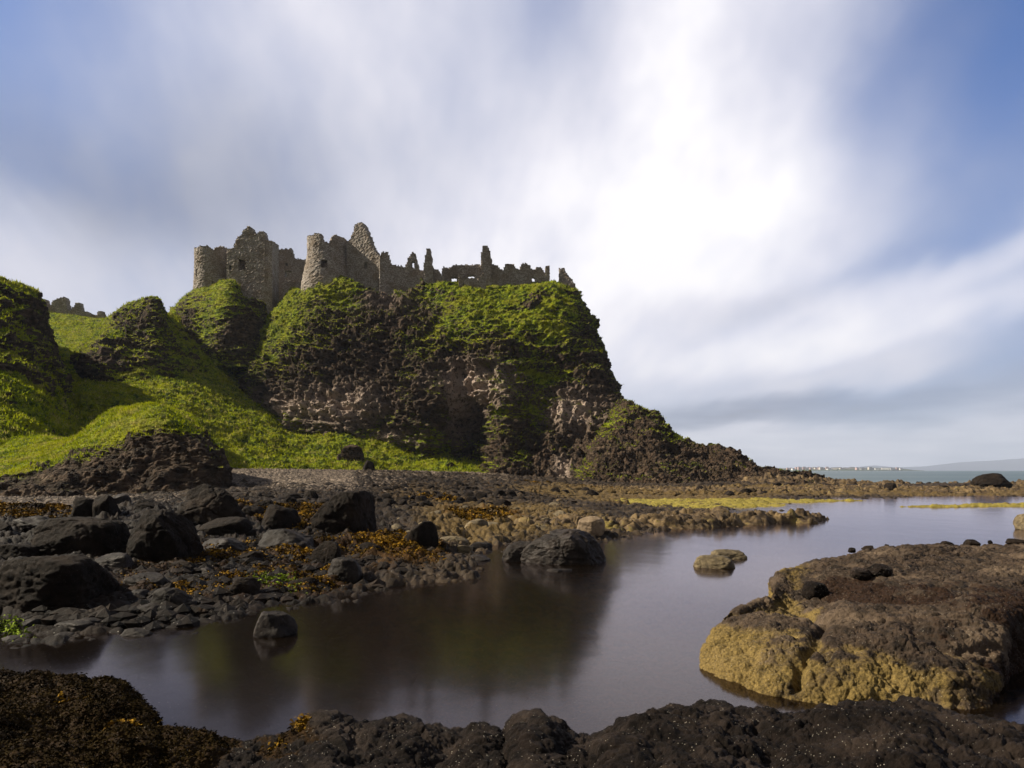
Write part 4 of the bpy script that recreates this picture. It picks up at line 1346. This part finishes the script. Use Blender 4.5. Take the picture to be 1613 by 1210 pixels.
# ------------------------------------------------------------------ near rocks
def near_rock(name, secs, nu, nv, back, mat, label, seed, amps, attrs_fn, cat, cracks=()):
    Pt, g, px, py = loft(secs, nu, nv, back)
    N = normals(Pt)
    if N[nu // 2, nv // 2, 2] < 0:
        N = -N
    a1, a2, a3, a4 = amps
    warp = Pt + 0.10 * np.stack([fbm(Pt / .5, 2, seed + 9), fbm(Pt / .5, 2, seed + 10), fbm(Pt / .5, 2, seed + 11)], -1)
    d = (a1 * lumps(warp / .85, seed) + a2 * lumps(warp / .33, seed + 1) + a3 * lumps(warp / .11, seed + 2) + a3 * .8 * ridged(warp / .3, 4, seed + 5, .6)
         + a4 * fbm(Pt / .035, 3, seed + 3, .6) + a4 * 1.2 * lumps(warp / .045, seed + 7) + a1 * .8 * fbm(Pt / 1.6, 3, seed + 4) - a2 * .3)
    for (pl, wd_, dp) in cracks:
        best = np.full(px.shape, 1e9)
        ex, ey = px + 9 * fbm(Pt / .2, 2, 55), py + 9 * fbm(Pt / .2, 2, 56)
        for (x0, y0), (x1, y1) in zip(pl[:-1], pl[1:]):
            tt = np.clip(((ex - x0) * (x1 - x0) + (ey - y0) * (y1 - y0)) / ((x1 - x0) ** 2 + (y1 - y0) ** 2), 0, 1)
            best = np.minimum(best, np.hypot(ex - x0 - tt * (x1 - x0), ey - y0 - tt * (y1 - y0)))
        d = d - dp * np.exp(-(best / wd_) ** 2)
    Pt = Pt + N * d[..., None]
    att = attrs_fn(Pt, N, px, py)
    o = link_mesh(name, Pt.reshape(-1, 3), grid_faces(nu, nv), MAT[mat], attrs=att)
    recenter(o)
    tag(o, label, cat)
    return o, Pt, N, px, py


def att_out(Pt, N, px, py):
    n = fbm(Pt / 1.1, 4, 71)
    lowz = 1 - sstep(Pt[..., 2], 0.18, 0.50)
    yel = lowz * .75 + n * 0.8 - sstep(px, 1350, 1560) * .35 + blobs(px, py, [(1200, 1000, 60, 40, .35)]) + blobs(px, py, [(1240, 910, 40, 18, .6)])
    wd = blobs(px, py, [(1500, 1010, 110, 40, .35), (1450, 940, 220, 18, .55), (1330, 930, 60, 18, .7), (1600, 960, 90, 30, .6), (1640, 1060, 62, 60, 1.6), (1560, 1110, 30, 20, .5)]) + 0.6 * fbm(Pt / .6, 3, 77)  # far-right blobs paint the shade of the recess; the others are weed
    return {'yellow': yel, 'weed': wd}


OUTC, OP, _, _, _ = near_rock('rock_outcrop', [
    [(1106, 1062, 7.7), (1106, 1052, 7.8), (1106, 1045, 7.9), (1107, 1040, 8.0), (1110, 1034, 8.2), (1120, 1030, 8.4)],
    [(1120, 1075, 7.3), (1117, 1048, 7.55), (1120, 1020, 7.9), (1130, 1000, 8.3), (1145, 988, 8.8), (1165, 975, 9.4)],
    [(1185, 1105, 6.8), (1180, 1062, 7.0), (1182, 1020, 7.5), (1190, 990, 8.0), (1200, 972, 8.9), (1213, 950, 10.2)],
    [(1258, 1125, 6.5), (1256, 1080, 6.65), (1262, 1035, 7.1), (1268, 995, 7.8), (1262, 955, 9.6), (1232, 910, 11.8)],
    [(1335, 1130, 6.35), (1332, 1088, 6.5), (1338, 1030, 7.0), (1342, 985, 7.7), (1340, 935, 9.6), (1310, 890, 12.3)],
    [(1425, 1132, 6.3), (1425, 1085, 6.5), (1430, 1030, 6.9), (1435, 975, 7.7), (1440, 925, 9.6), (1420, 869, 13.0)],
    [(1515, 1132, 6.3), (1515, 1085, 6.5), (1520, 1028, 6.9), (1525, 970, 7.7), (1530, 920, 9.6), (1520, 869, 13.6)],
    [(1556, 1120, 6.45), (1560, 1080, 6.7), (1568, 1024, 7.1), (1580, 970, 7.8), (1590, 920, 9.6), (1600, 869, 13.6)],
    [(1575, 1090, 7.2), (1578, 1060, 7.35), (1590, 1016, 7.6), (1620, 970, 8.1), (1640, 920, 9.7), (1680, 869, 13.6)],
    [(1700, 1085, 7.6), (1700, 1060, 7.7), (1700, 1005, 7.9), (1720, 965, 8.3), (1760, 918, 9.8), (1800, 869, 13.6)],
    [(2100, 1085, 7.6), (2100, 1060, 7.7), (2100, 1005, 7.9), (2100, 965, 8.3), (2100, 918, 9.8), (2100, 869, 13.6)],
], 1150, 800, [(.5, -.25), (2.0, -1.2)], 'outcrop', 'broad rock outcrop with yellow lichened sides rising from the pool at right', 81, (.075, .060, .036, .012), att_out, 'rock',
    cracks=[([(1215, 950), (1270, 968), (1300, 985), (1288, 1010), (1262, 1050), (1256, 1085)], 9, .11), ([(1300, 985), (1340, 975), (1400, 985)], 7, .06), ([(1270, 968), (1330, 940), (1420, 950), (1540, 930), (1700, 940)], 10, .08),
            ([(1250, 925), (1320, 900), (1420, 890), (1600, 885)], 8, .05), ([(1440, 1000), (1500, 1030), (1560, 1024)], 7, .05), ([(1380, 1045), (1420, 1090)], 8, .05)])
def seat(o, sink=.25):
    flat_ = OP.reshape(-1, 3)
    d = np.hypot(flat_[:, 0] - o.location.x, flat_[:, 1] - o.location.y)
    z = float(flat_[d < 0.12][:, 2].max()) if (d < 0.12).any() else 0.5
    zs = [v.co.z for v in o.data.vertices]
    o.location.z = z - min(zs) - sink * (max(zs) - min(zs))


for k, (px, py, wp, hp, Y) in enumerate(((1342, 872, 13, 8, 12.3), (1368, 868, 16, 8, 12.5), (1396, 866, 11, 6, 12.7), (1492, 862, 17, 9, 13.0), (1531, 864, 22, 11, 12.9), (1560, 862, 10, 6, 13.2), (1598, 862, 25, 8, 13.1))):
    seat(B('stone', px, py, wp * (1 + .3 * math.sin(k * 2.3)), hp * .9, f'small black stone on the far rim of the yellow-sided outcrop, {ORD[k]} from left', 400 + px, 'dark_boulder', cuts=6, sub=4, Y=Y, cat='stone', group='black stones on the rim of the outcrop'), .3)
seat(B('stone', 1385, 920, 36, 18, 'black stone lying on the middle of the outcrop, right one of two', 431, 'ledge', cuts=6, sub=5, Y=10.1, cat='stone'))
seat(B('stone', 1357, 922, 34, 17, 'black stone lying on the middle of the outcrop, left one of two', 432, 'ledge', cuts=6, sub=5, Y=10.1, cat='stone'))
B('stone', 1282, 942, 40, 26, 'weedy black boulder in the cleft of the outcrop', 433, 'ledge', cuts=5, sub=5, Y=9.8, cat='stone')
B('stone', 1245, 925, 44, 30, 'dark capped yellow knob at the far left of the outcrop', 434, 'outcrop', cuts=5, sub=5, Y=11.2, cat='stone')


RID = [(-400, 1040), (0, 1050), (60, 1047), (110, 1056), (160, 1066), (198, 1080), (208, 1104), (232, 1115), (243, 1140), (290, 1147), (340, 1163), (400, 1166), (440, 1152), (480, 1132),
       (512, 1122), (560, 1130), (600, 1126), (650, 1130), (680, 1142), (720, 1137), (755, 1130), (775, 1134), (800, 1143), (822, 1122), (838, 1117), (855, 1121), (872, 1137), (890, 1154), (930, 1150),
       (965, 1130), (1000, 1113), (1040, 1106), (1130, 1103), (1170, 1112), (1225, 1114), (1280, 1117), (1330, 1106), (1440, 1103), (1500, 1112), (1560, 1127), (1613, 1132), (1900, 1130)]
rx_, ry_ = np.array(RID).T
secs = []
for px in np.concatenate([[-400, -200], np.arange(-60, 1700, 22), [1800, 2000]]):
    r_ = float(np.interp(px, rx_, ry_)) + 24
    Yr = 5.3 - 0.55 * sstep(1160 - r_, 0, 60) * 0 + 1.0 * float(1 - sstep(px, 120, 260))
    zr = CH - (r_ - HZ) / F * Yr
    s = []
    for (k, yy) in enumerate((1.9, 2.7, 3.5, 4.1, 4.7)):
        z_ = 0.50 + 0.05 * math.sin(px / 90 + k) + (zr - .42) * (0.15, .3, .5, .7, .88)[k]
        yq = yy + (Yr - 5.3) * k / 5
        s.append((px, HZ + (CH - z_) / yq * F, yq))
    s.append((px, r_, Yr))
    secs.append(s)


def att_led(Pt, N, px, py):
    wd = (1 - sstep(px, 250, 430)) * 1.0 + blobs(px, py, [(470, 1165, 50, 30, .6), (440, 1200, 40, 14, .5), (330, 1180, 90, 20, .5)]) + 0.5 * fbm(Pt / .3, 3, 91)
    wd = wd - blobs(px, py, [(60, 1055, 90, 16, .8)])
    return {'weed': wd, 'yellow': wd * 0}


LED, LP, LN, LPX, LPY = near_rock('rock_ledge', secs, 1700, 420, [(.35, -.25), (.9, -1.0)], 'ledge',
                                  'black barnacled rock ledge along the bottom of the picture', 85, (.11, .085, .040, .013), att_led, 'rock')


# ------------------------------------------------------------------ seaweed fronds (uncountable)
def fronds(name, mat, Pt, N, mask, total, size, label, seed):
    rng = np.random.default_rng(seed)
    du = np.linalg.norm(np.gradient(Pt, axis=0), axis=-1)
    dv = np.linalg.norm(np.gradient(Pt, axis=1), axis=-1)
    wt = (du * dv * mask).ravel()
    idx = rng.choice(wt.size, size=total, p=wt / wt.sum())
    p = Pt.reshape(-1, 3)[idx]
    dist = p[:, 1:2]
    s = size * rng.uniform(.5, 1.4, (total, 1)) * np.clip(dist / 12, 1, 3)
    up = np.array([0, 0, 1.0]) * 0.55 + rng.normal(size=p.shape) * .75
    up[:, 2] = np.abs(up[:, 2]) * .7
    up /= np.linalg.norm(up, axis=1)[:, None]
    side = np.cross(up, rng.normal(size=p.shape))
    side /= np.linalg.norm(side, axis=1)[:, None] + 1e-9
    w_ = s * .22
    bend = np.array([0, 0, -1.0]) * s * .35
    p = p + rng.normal(size=p.shape) * s * .25
    v = np.stack([p - side * w_ * .5, p + side * w_ * .5, p + up * s * .6 - side * w_, p + up * s * .6 + side * w_, p + up * s + bend - side * w_ * .8, p + up * s + bend + side * w_ * .8], 1)
    b = (np.arange(total) * 6)[:, None]
    f = np.concatenate([b + np.array([[0, 1, 3, 2]]), b + np.array([[2, 3, 5, 4]])])
    o = link_mesh(name, v.reshape(-1, 3), f, MAT[mat], smooth=True)
    return tag(o, label, 'seaweed', kind='stuff')


lw = att_led(LP, LN, LPX, LPY)['weed']
fronds('seaweed', 'weed_brown', LP, LN, sstep(lw, .5, .8) * (LPY < 1260) * (LPX > -100), 90000, .022, 'dark brown seaweed draped over the near left rocks', 1)
fronds('seaweed', 'weed_gold', LP, LN, sstep(blobs(LPX, LPY, [(478, 1160, 20, 12, 1.0), (440, 1190, 20, 6, 1.0), (110, 1115, 50, 8, .7), (200, 1150, 50, 10, .7), (300, 1165, 60, 8, .8)]) + .5 * fbm(LP / .15, 3, 19), .45, .9) * (LPY < 1230), 2600, .035,
       'tufts of golden seaweed on the black ledge', 2)
gn = np.zeros_like(GQ)
mask = sstep(GW + .5 * fbm(GQ / 1.2, 3, 95), .45, .8) * (GQ[..., 2] > -0.06) * (GPX > -60) * (GPX < 1300)
fronds('seaweed', 'weed_gold', GQ, gn, mask * sstep(fbm(GQ / .8, 3, 97), -.1, .15), 62000, .050, 'golden brown seaweed spread between the shore boulders', 3)
fronds('seaweed', 'weed_brown', GQ, gn, mask, 36000, .045, 'dark seaweed under and around the shore boulders', 4)
fronds('green_weed', 'weed_green', GQ, gn, zone(GPX, GYY, [(430, 12.6, 26, .03, 1), (385, 12.0, 14, .02, .6), (20, 9.2, 18, .03, 1), (450, 12.2, 20, .02, .8)]) * (GQ[..., 2] > -.08), 2600, .045, 'bright green weed patches at the pool edge', 5)


# ------------------------------------------------------------------ castle
def vnoise_jit(V, amp, seed):
    return V + amp * np.stack([fbm(V / .9, 3, seed), fbm(V / .9, 3, seed + 1), .7 * fbm(V / .9, 3, seed + 2)], -1)


def wall_mesh(name, parent, cols, top, base, thick_dirs, holes=(), cell=.30, seed=0, closed=False, rad=None, flare=None):
    """cols: (n,2) outer face positions, thick_dirs: (n,2) offset to inner face, top: (n,) heights, base: float
    holes: (px0,px1,py0,py1) in photo pixels"""
    n = len(cols)
    zmax = float(np.max(top))
    m = max(2, int((zmax - base) / (cell * .8)) + 2)
    zs = base + np.arange(m) * cell * .8
    pxs = CX + F * cols[:, 0] / cols[:, 1]
    cm = 0.5 * (cols + np.roll(cols, -1, 0))
    tm = 0.5 * (top + np.roll(top, -1))
    nc = n if closed else n - 1
    fill = np.zeros((nc, m - 1), bool)
    rng = np.random.default_rng(seed)
    for i in range(nc):
        pxm = CX + F * cm[i, 0] / cm[i, 1]
        for j in range(m - 1):
            zm = (zs[j] + zs[j + 1]) / 2
            ok = zm < tm[i] + rng.uniform(-.12, .12)
            if ok:
                pyy = HZ - (zm - CH) / cm[i, 1] * F
                for h in holes:
                    if closed and thick_dirs[i][1] < 0.2:
                        continue
                    if h[0] < pxm < h[1] and h[2] < pyy < h[3]:
                        ok = False
            fill[i, j] = ok
    vid = {}
    V = []
    fc = []

    def vert(i, j, s):
        i = i % n if closed else i
        k = (i, j, s)
        if k not in vid:
            c = cols[i] + (thick_dirs[i] if s else 0)
            if flare is not None and not s:
                cen, z0, z1, amt = flare
                q = min(max((z1 - zs[j]) / (z1 - z0), 0), 1)
                c = cen + (c - cen) * (1 + amt * q)
            vid[k] = len(V)
            V.append((c[0], c[1], zs[j]))
        return vid[k]

    def F_(i, j):
        if closed:
            i %= nc
        return 0 <= i < nc and 0 <= j < m - 1 and fill[i, j]
    for i in range(nc):
        for j in range(m - 1):
            if not fill[i, j]:
                continue
            a, b, c, d = vert(i, j, 0), vert(i + 1, j, 0), vert(i + 1, j + 1, 0), vert(i, j + 1, 0)
            e_, f_, g_, h_ = vert(i, j, 1), vert(i + 1, j, 1), vert(i + 1, j + 1, 1), vert(i, j + 1, 1)
            fc.append((a, b, c, d))
            fc.append((f_, e_, h_, g_))
            if not F_(i, j + 1):
                fc.append((d, c, g_, h_))
            if not F_(i, j - 1):
                fc.append((a, e_, f_, b))
            if not F_(i - 1, j):
                fc.append((e_, a, d, h_))
            if not F_(i + 1, j):
                fc.append((b, f_, g_, c))
    V = np.array(V)
    V = vnoise_jit(V, .07, seed) + np.random.default_rng(seed).normal(size=V.shape) * .035
    o = link_mesh(name, V, np.array(fc), MAT['masonry'], parent, smooth=False)
    return o


def straight(name, parent, p0, p1, prof, base_py, holes=(), seed=0, thick=1.3, cell=.24):
    """p0,p1: (px,Y) ends; prof: (px,py) top profile"""
    A = np.array([(p0[0] - CX) / F * p0[1], p0[1]])
    Bq = np.array([(p1[0] - CX) / F * p1[1], p1[1]])
    L = np.linalg.norm(Bq - A)
    n = max(3, int(L / cell) + 1)
    t = np.linspace(0, 1, n)[:, None]
    cols = A + (Bq - A) * t
    d = (Bq - A) / L
    nrm = np.array([-d[1], d[0]])
    if nrm[1] < 0:
        nrm = -nrm
    px = CX + F * cols[:, 0] / cols[:, 1]
    pr = np.array(prof, float)
    py = np.interp(px, pr[:, 0], pr[:, 1])
    top = CH + (HZ - py) / F * cols[:, 1]
    base = CH + (HZ - base_py) / F * min(p0[1], p1[1])
    return wall_mesh(name, parent, cols, top, base, np.repeat((nrm * thick)[None], n, 0), holes, cell, seed)


def tower(name, parent, pxc, Yc, rad, prof, base_py, holes=(), seed=0, flare=None, thick=1.3, cell=.25):
    cen = np.array([(pxc - CX) / F * Yc, Yc])
    n = int(2 * math.pi * rad / cell)
    a = np.linspace(0, 2 * math.pi, n, endpoint=False)
    dirs = np.stack([np.cos(a), np.sin(a)], -1)
    cols = cen + dirs * rad
    px = CX + F * cols[:, 0] / cols[:, 1]
    pr = np.array(prof, float)
    py = np.interp(px, pr[:, 0], pr[:, 1])
    top = CH + (HZ - py) / F * cols[:, 1]
    top = np.where(dirs[:, 1] > 0.1, top * 0 + CH + (HZ - pr[:, 1].max() - 6) / F * cols[:, 1], top)
    base = CH + (HZ - base_py) / F * (Yc - rad)
    fl = None
    if flare:
        fl = (cen, CH + (HZ - flare[0]) / F * Yc, CH + (HZ - flare[1]) / F * Yc, flare[2])
    return wall_mesh(name, parent, cols, top, base, -dirs * thick, [h + () for h in holes], cell, seed, closed=True, flare=fl)


castle = empty('castle_ruin', W(600, 470, 122))
tag(castle, 'ruined grey stone castle with round towers and gables on the crag top', 'castle')
cinv = mathutils.Matrix.Translation(castle.location).inverted()
parts = []


def part(o, label=None):
    o.matrix_parent_inverse = cinv
    if label:
        o['label'] = label
    parts.append(o)
    return o


# holes only pierce the front: keep back faces behind them by separate interior walls
part(tower('round_tower', castle, 336, 135.5, 3.45, [(300, 391), (309, 391), (313, 388), (328, 387), (331, 392), (337, 393), (341, 389), (352, 388), (358, 392), (370, 393)], 500,
           [(308.5, 311.5, 424, 437), (333, 335.5, 444, 449)], 1, flare=(462, 430, .07)), 'left round tower, broken rim')
part(straight('gatehouse_wall', castle, (357, 131.5), (417, 130.5),
              [(355, 392), (368, 390), (369, 381), (374, 374), (381, 369), (382, 364), (391, 354), (399, 364), (402, 369), (405, 371), (406, 366), (411, 363), (418, 368), (419, 372)], 500,
              [(376, 387, 409, 426), (361.5, 364, 418, 424)], 2, thick=1.4), 'tall gatehouse front with stepped broken gable')
part(straight('gatehouse_wall', castle, (417.5, 130.6), (428.5, 138), [(416, 380), (420, 380), (427, 386), (430, 388)], 505, [], 3, thick=1.3), 'side of the gatehouse turned right')
part(straight('gatehouse_wall', castle, (359, 134.3), (426, 134.3), [(355, 400), (372, 392), (426, 396)], 490, [], 4), 'rear wall of the gatehouse')
part(straight('curtain_wall', castle, (428, 142), (492, 142), [(428, 394), (433, 393), (446, 392), (460, 391.5), (461, 406), (466, 407), (475, 409), (492, 409)], 480,
              [(450.5, 453.3, 415, 419), (448, 459, 426, 437), (431, 436, 426, 434)], 5, cell=.24), 'inner wall with two low arched windows')
part(straight('curtain_wall', castle, (424, 139), (484, 140), [(424, 444), (484, 441)], 480, [], 6, thick=.8), 'low terrace wall between the gatehouse and the tower')
part(straight('curtain_wall', castle, (424, 152), (496, 152), [(424, 422), (496, 421)], 480, [], 25), 'wall of the far side of the court')
part(tower('round_tower', castle, 516, 125.5, 3.6, [(480, 374), (487, 372), (492, 370), (500, 368), (506, 368), (508, 380), (520, 384), (522, 373), (528, 370), (540, 374), (547, 379), (560, 380)], 490,
           [(506, 515, 410, 423)], 7, flare=(452, 404, .30)), 'second round tower with square window and splayed foot')
part(straight('gable_wall', castle, (546, 124), (603, 121.5),
              [(544, 380), (552, 379), (556, 364), (559, 354), (563, 351), (567, 349), (571, 353), (576, 364), (580, 372), (583, 382), (587, 391), (592, 398), (600, 407), (605, 409)], 500,
              [(574, 579, 413, 423)], 8, thick=1.5), 'steep broken gable')
part(straight('gable_wall', castle, (598, 120.5), (616, 121), [(596, 409), (599, 408), (600, 397), (612, 397), (614, 410), (617, 414)], 500, [], 9), 'square stub beside the gable')
part(straight('curtain_wall', castle, (613, 121), (670, 122), [(612, 410), (618, 417), (640, 420), (655, 423), (665, 426), (672, 427)], 490, [], 10), 'sloping wall over the rock face')
part(straight('gable_wall', castle, (638, 128), (659, 128), [(637, 422), (641, 412), (645, 403), (649, 397), (653, 399), (656, 408), (660, 424)], 450, [(648, 652, 412, 424)], 11), 'small pointed gable remnant')
part(straight('chimney_stack', castle, (667, 121), (682, 121), [(666, 424), (668, 412), (670.5, 411), (671, 392), (678.4, 392), (679.5, 410), (682, 424)], 470, [], 12, thick=1.7, cell=.24), 'slender chimney, left one')
part(straight('curtain_wall', castle, (681, 122), (700, 122), [(680, 425), (683, 424), (690, 424), (692, 432), (697, 433)], 475, [], 13))
part(straight('curtain_wall', castle, (696, 122.5), (762, 122.5), [(695, 430), (698, 420.5), (704, 420.5), (705.5, 428), (707.5, 421), (713, 420), (714, 417), (720, 417.5), (757, 416.5), (765, 417)], 475,
              [(711, 718.5, 436.5, 450), (737, 747, 433, 444)], 14, cell=.24), 'long hall wall with a window open to the sky')
part(straight('chimney_stack', castle, (757.5, 121.8), (774.5, 121.8), [(757, 417), (758.5, 390), (760, 387), (770, 387.5), (771, 399), (773.5, 400), (774.5, 416)], 470, [], 15, thick=2.0, cell=.24), 'tall stepped chimney')
part(straight('curtain_wall', castle, (772, 122.3), (859, 122.3),
              [(772, 416.5), (785, 417), (785.6, 425), (794, 425), (795, 417.5), (800, 416), (810, 416), (813, 424), (818.5, 424), (820.5, 416), (827, 415), (835.5, 418), (836, 424), (843, 424), (845, 421), (852, 420), (856, 426), (859, 432)],
              475, [(836.8, 841, 436.5, 451)], 16, cell=.24), 'battered battlement wall with a slit open to the sky')
part(straight('pillar', castle, (859, 122), (866, 122), [(858, 419), (866.5, 418)], 470, [], 17, thick=.9, cell=.22), 'thin standing pillar')
part(straight('curtain_wall', castle, (865, 121.5), (906, 121.0), [(865, 446), (871, 447), (874, 448.5), (880, 446.5), (905, 446)], 465, [], 18, thick=.9, cell=.22), 'low footing on the cliff edge')
part(straight('gable_wall', castle, (880, 122.5), (904, 122.0), [(879, 422), (888.5, 422.5), (889.5, 428), (894, 432), (898, 438), (901, 441), (904, 447)], 470, [], 19, thick=1.1, cell=.24), 'last leaning fragment at the cliff edge')
part(straight('outbuilding_wall', castle, (722, 118.5), (765, 118.5), [(721, 430), (725.5, 430), (727, 440), (734, 440), (740, 438), (755, 437), (758, 435), (760, 428), (762.5, 427), (763.5, 436), (766, 437)], 475,
              [(729, 732, 446, 453)], 20, cell=.24), 'low roofless outbuilding in front of the hall wall')
part(straight('outbuilding_wall', castle, (723, 118.8), (723.8, 122), [(700, 432), (760, 432)], 475, [], 21, thick=.8))

ruin = empty('farm_ruin', W(110, 500, 148))
tag(ruin, 'low dark ruined walls on the saddle at far left', 'ruin')
cinv = mathutils.Matrix.Translation(ruin.location).inverted()
part(straight('ruined_wall', ruin, (40, 149), (107, 148), [(40, 466), (56, 467), (72, 473), (73, 485), (79, 485), (81.5, 474), (90, 471), (97, 468), (103, 469), (105, 480), (106, 491)], 520, [], 22))
part(straight('ruined_wall', ruin, (106, 148), (129, 148), [(105, 492), (109, 491), (114, 484), (117.5, 483), (118.5, 477), (125.5, 477), (127, 488), (129, 490)], 520, [], 23))
part(straight('ruined_wall', ruin, (127, 148), (163, 147.5), [(126, 489), (140, 493), (149, 498), (150, 498), (154, 491), (160, 490), (163, 504)], 525, [], 24))

# yellow gorse on the crag
gz = empty('gorse_bush', W(737, 512, 110))
bpy.data.objects.remove(gz)
rng = np.random.default_rng(5)
c = np.array(W(737, 512, 110.0))
n_ = 1500
p = c + rng.normal(size=(n_, 3)) * np.array([1.0, .6, .7])
u1 = rng.normal(size=(n_, 3)) * .12
u2 = rng.normal(size=(n_, 3)) * .12
gb_ = link_mesh('gorse_bush', np.stack([p, p + u1, p + u2], 1).reshape(-1, 3), np.arange(n_ * 3).reshape(-1, 3), None, smooth=False, mats=[MAT['grass_blade'], MAT['gorse']], matidx=(rng.uniform(size=n_) < .35).astype(int))
recenter(gb_)
tag(gb_, 'yellow flowering gorse bush on the green cliff face below the castle', 'bush')


# ------------------------------------------------------------------ far town and mountains
def ridge_land(name, prof, Y, depth, mat, seed, amp):
    pr = np.array(prof, float)
    n = 260
    px = np.linspace(pr[0, 0], pr[-1, 0], n)
    py = np.interp(px, pr[:, 0], pr[:, 1])
    X = (px - CX) / F * Y
    zt = CH + (HZ - py) / F * Y
    rows = []
    for k, (t, hk) in enumerate([(-.5, -.05), (-.42, .25), (-.25, .62), (-.1, .92), (0, 1), (.2, .8), (.5, -.1)]):
        kk = (Y + t * depth) / Y
        z = zt * hk + amp * hk * fbm(np.stack([X / (depth * .15), X * 0 + k * .7, X * 0], -1), 3, seed) * (k < 6)
        z = np.where(hk < 0, -2.0, z)
        rows.append(np.stack([X * kk, X * 0 + Y + t * depth, z], -1))
    Pt = np.stack(rows, 1)
    o = link_mesh(name, Pt.reshape(-1, 3), grid_faces(n, 7), mat)
    return tag(o, kind='structure')


ridge_land('headland', [(1150, 738.5), (1240, 737.5), (1300, 737), (1370, 736.6), (1412, 737), (1425, 738.5), (1440, 740.6), (1456, 741.4)], 3000, 500, MAT['far_land'], 5, 1.0)
ridge_land('mountain', [(1290, 741), (1340, 737), (1375, 733), (1410, 736), (1450, 735), (1490, 731), (1530, 727), (1570, 725), (1613, 722), (1700, 718), (1900, 712), (2300, 720), (2600, 740)], 9500, 2500, MAT['far_mountain'], 6, 8.0)

hrng = random.Random(4)


def house_mesh(wd, dp, ht, rf, m1):
    v = [(-wd / 2, -dp / 2, 0), (wd / 2, -dp / 2, 0), (wd / 2, dp / 2, 0), (-wd / 2, dp / 2, 0),
         (-wd / 2, -dp / 2, ht), (wd / 2, -dp / 2, ht), (wd / 2, dp / 2, ht), (-wd / 2, dp / 2, ht), (-wd / 2, 0, ht + rf), (wd / 2, 0, ht + rf)]
    f4 = [(0, 1, 5, 4), (1, 2, 6, 5), (2, 3, 7, 6), (3, 0, 4, 7), (4, 5, 9, 8), (6, 7, 8, 9)]
    me = bpy.data.meshes.new('house')
    me.from_pydata(v, [], f4 + [(4, 8, 7), (5, 6, 9)])
    me.materials.append(MAT[m1])
    me.materials.append(MAT['slate'])
    for k in (4, 5):
        me.polygons[k].material_index = 1
    return me


HM = [house_mesh(14, 9, 7, 3, 'house_white'), house_mesh(20, 9, 8, 3, 'house_cream'), house_mesh(11, 9, 9, 3, 'house_pink'), house_mesh(26, 11, 6, 2.5, 'house_white')]
for k in range(46):
    px = 1238 + (1422 - 1238) * (k + hrng.uniform(-.2, .2)) / 46
    Y = 3000 - hrng.uniform(100, 215)
    o = bpy.data.objects.new('house', HM[hrng.randrange(4)])
    o.location = ((px - CX) / F * Y, Y, CH + (HZ - hrng.uniform(738.6, 740.6)) / F * Y - 3)
    o.rotation_euler = (0, 0, hrng.uniform(-.4, .4))
    COL.objects.link(o)
    tens = ['left end', 'left half', 'middle', 'right half', 'right end'][k // 10]
    tag(o, f'{["small white", "long cream", "narrow pink", "low white"][HM.index(o.data)]} house, {ORD[k % 10]} from left at the {tens} of the far town', 'house', 'houses of the distant town')

# ------------------------------------------------------------------ haze
m, t, out = newmat('haze')
pv = t.new('ShaderNodeVolumePrincipled')
pv.inputs['Color'].default_value = (.68, .78, 1.0, 1)
pv.inputs['Density'].default_value = 1.15e-4
pv.inputs['Anisotropy'].default_value = 0.0
t.l.new(pv.outputs[0], out.inputs['Volume'])
bm = bmesh.new()
bmesh.ops.create_cube(bm, size=1.0)
me = bpy.data.meshes.new('haze')
bm.to_mesh(me)
bm.free()
me.materials.append(m)
hz = bpy.data.objects.new('haze', me)
hz.location = (2500, 6150, 268)
hz.scale = (25000, 12900, 544)
COL.objects.link(hz)
tag(hz, kind='stuff')
hz['label'] = 'thin sea haze in the air'
hz['category'] = 'haze'
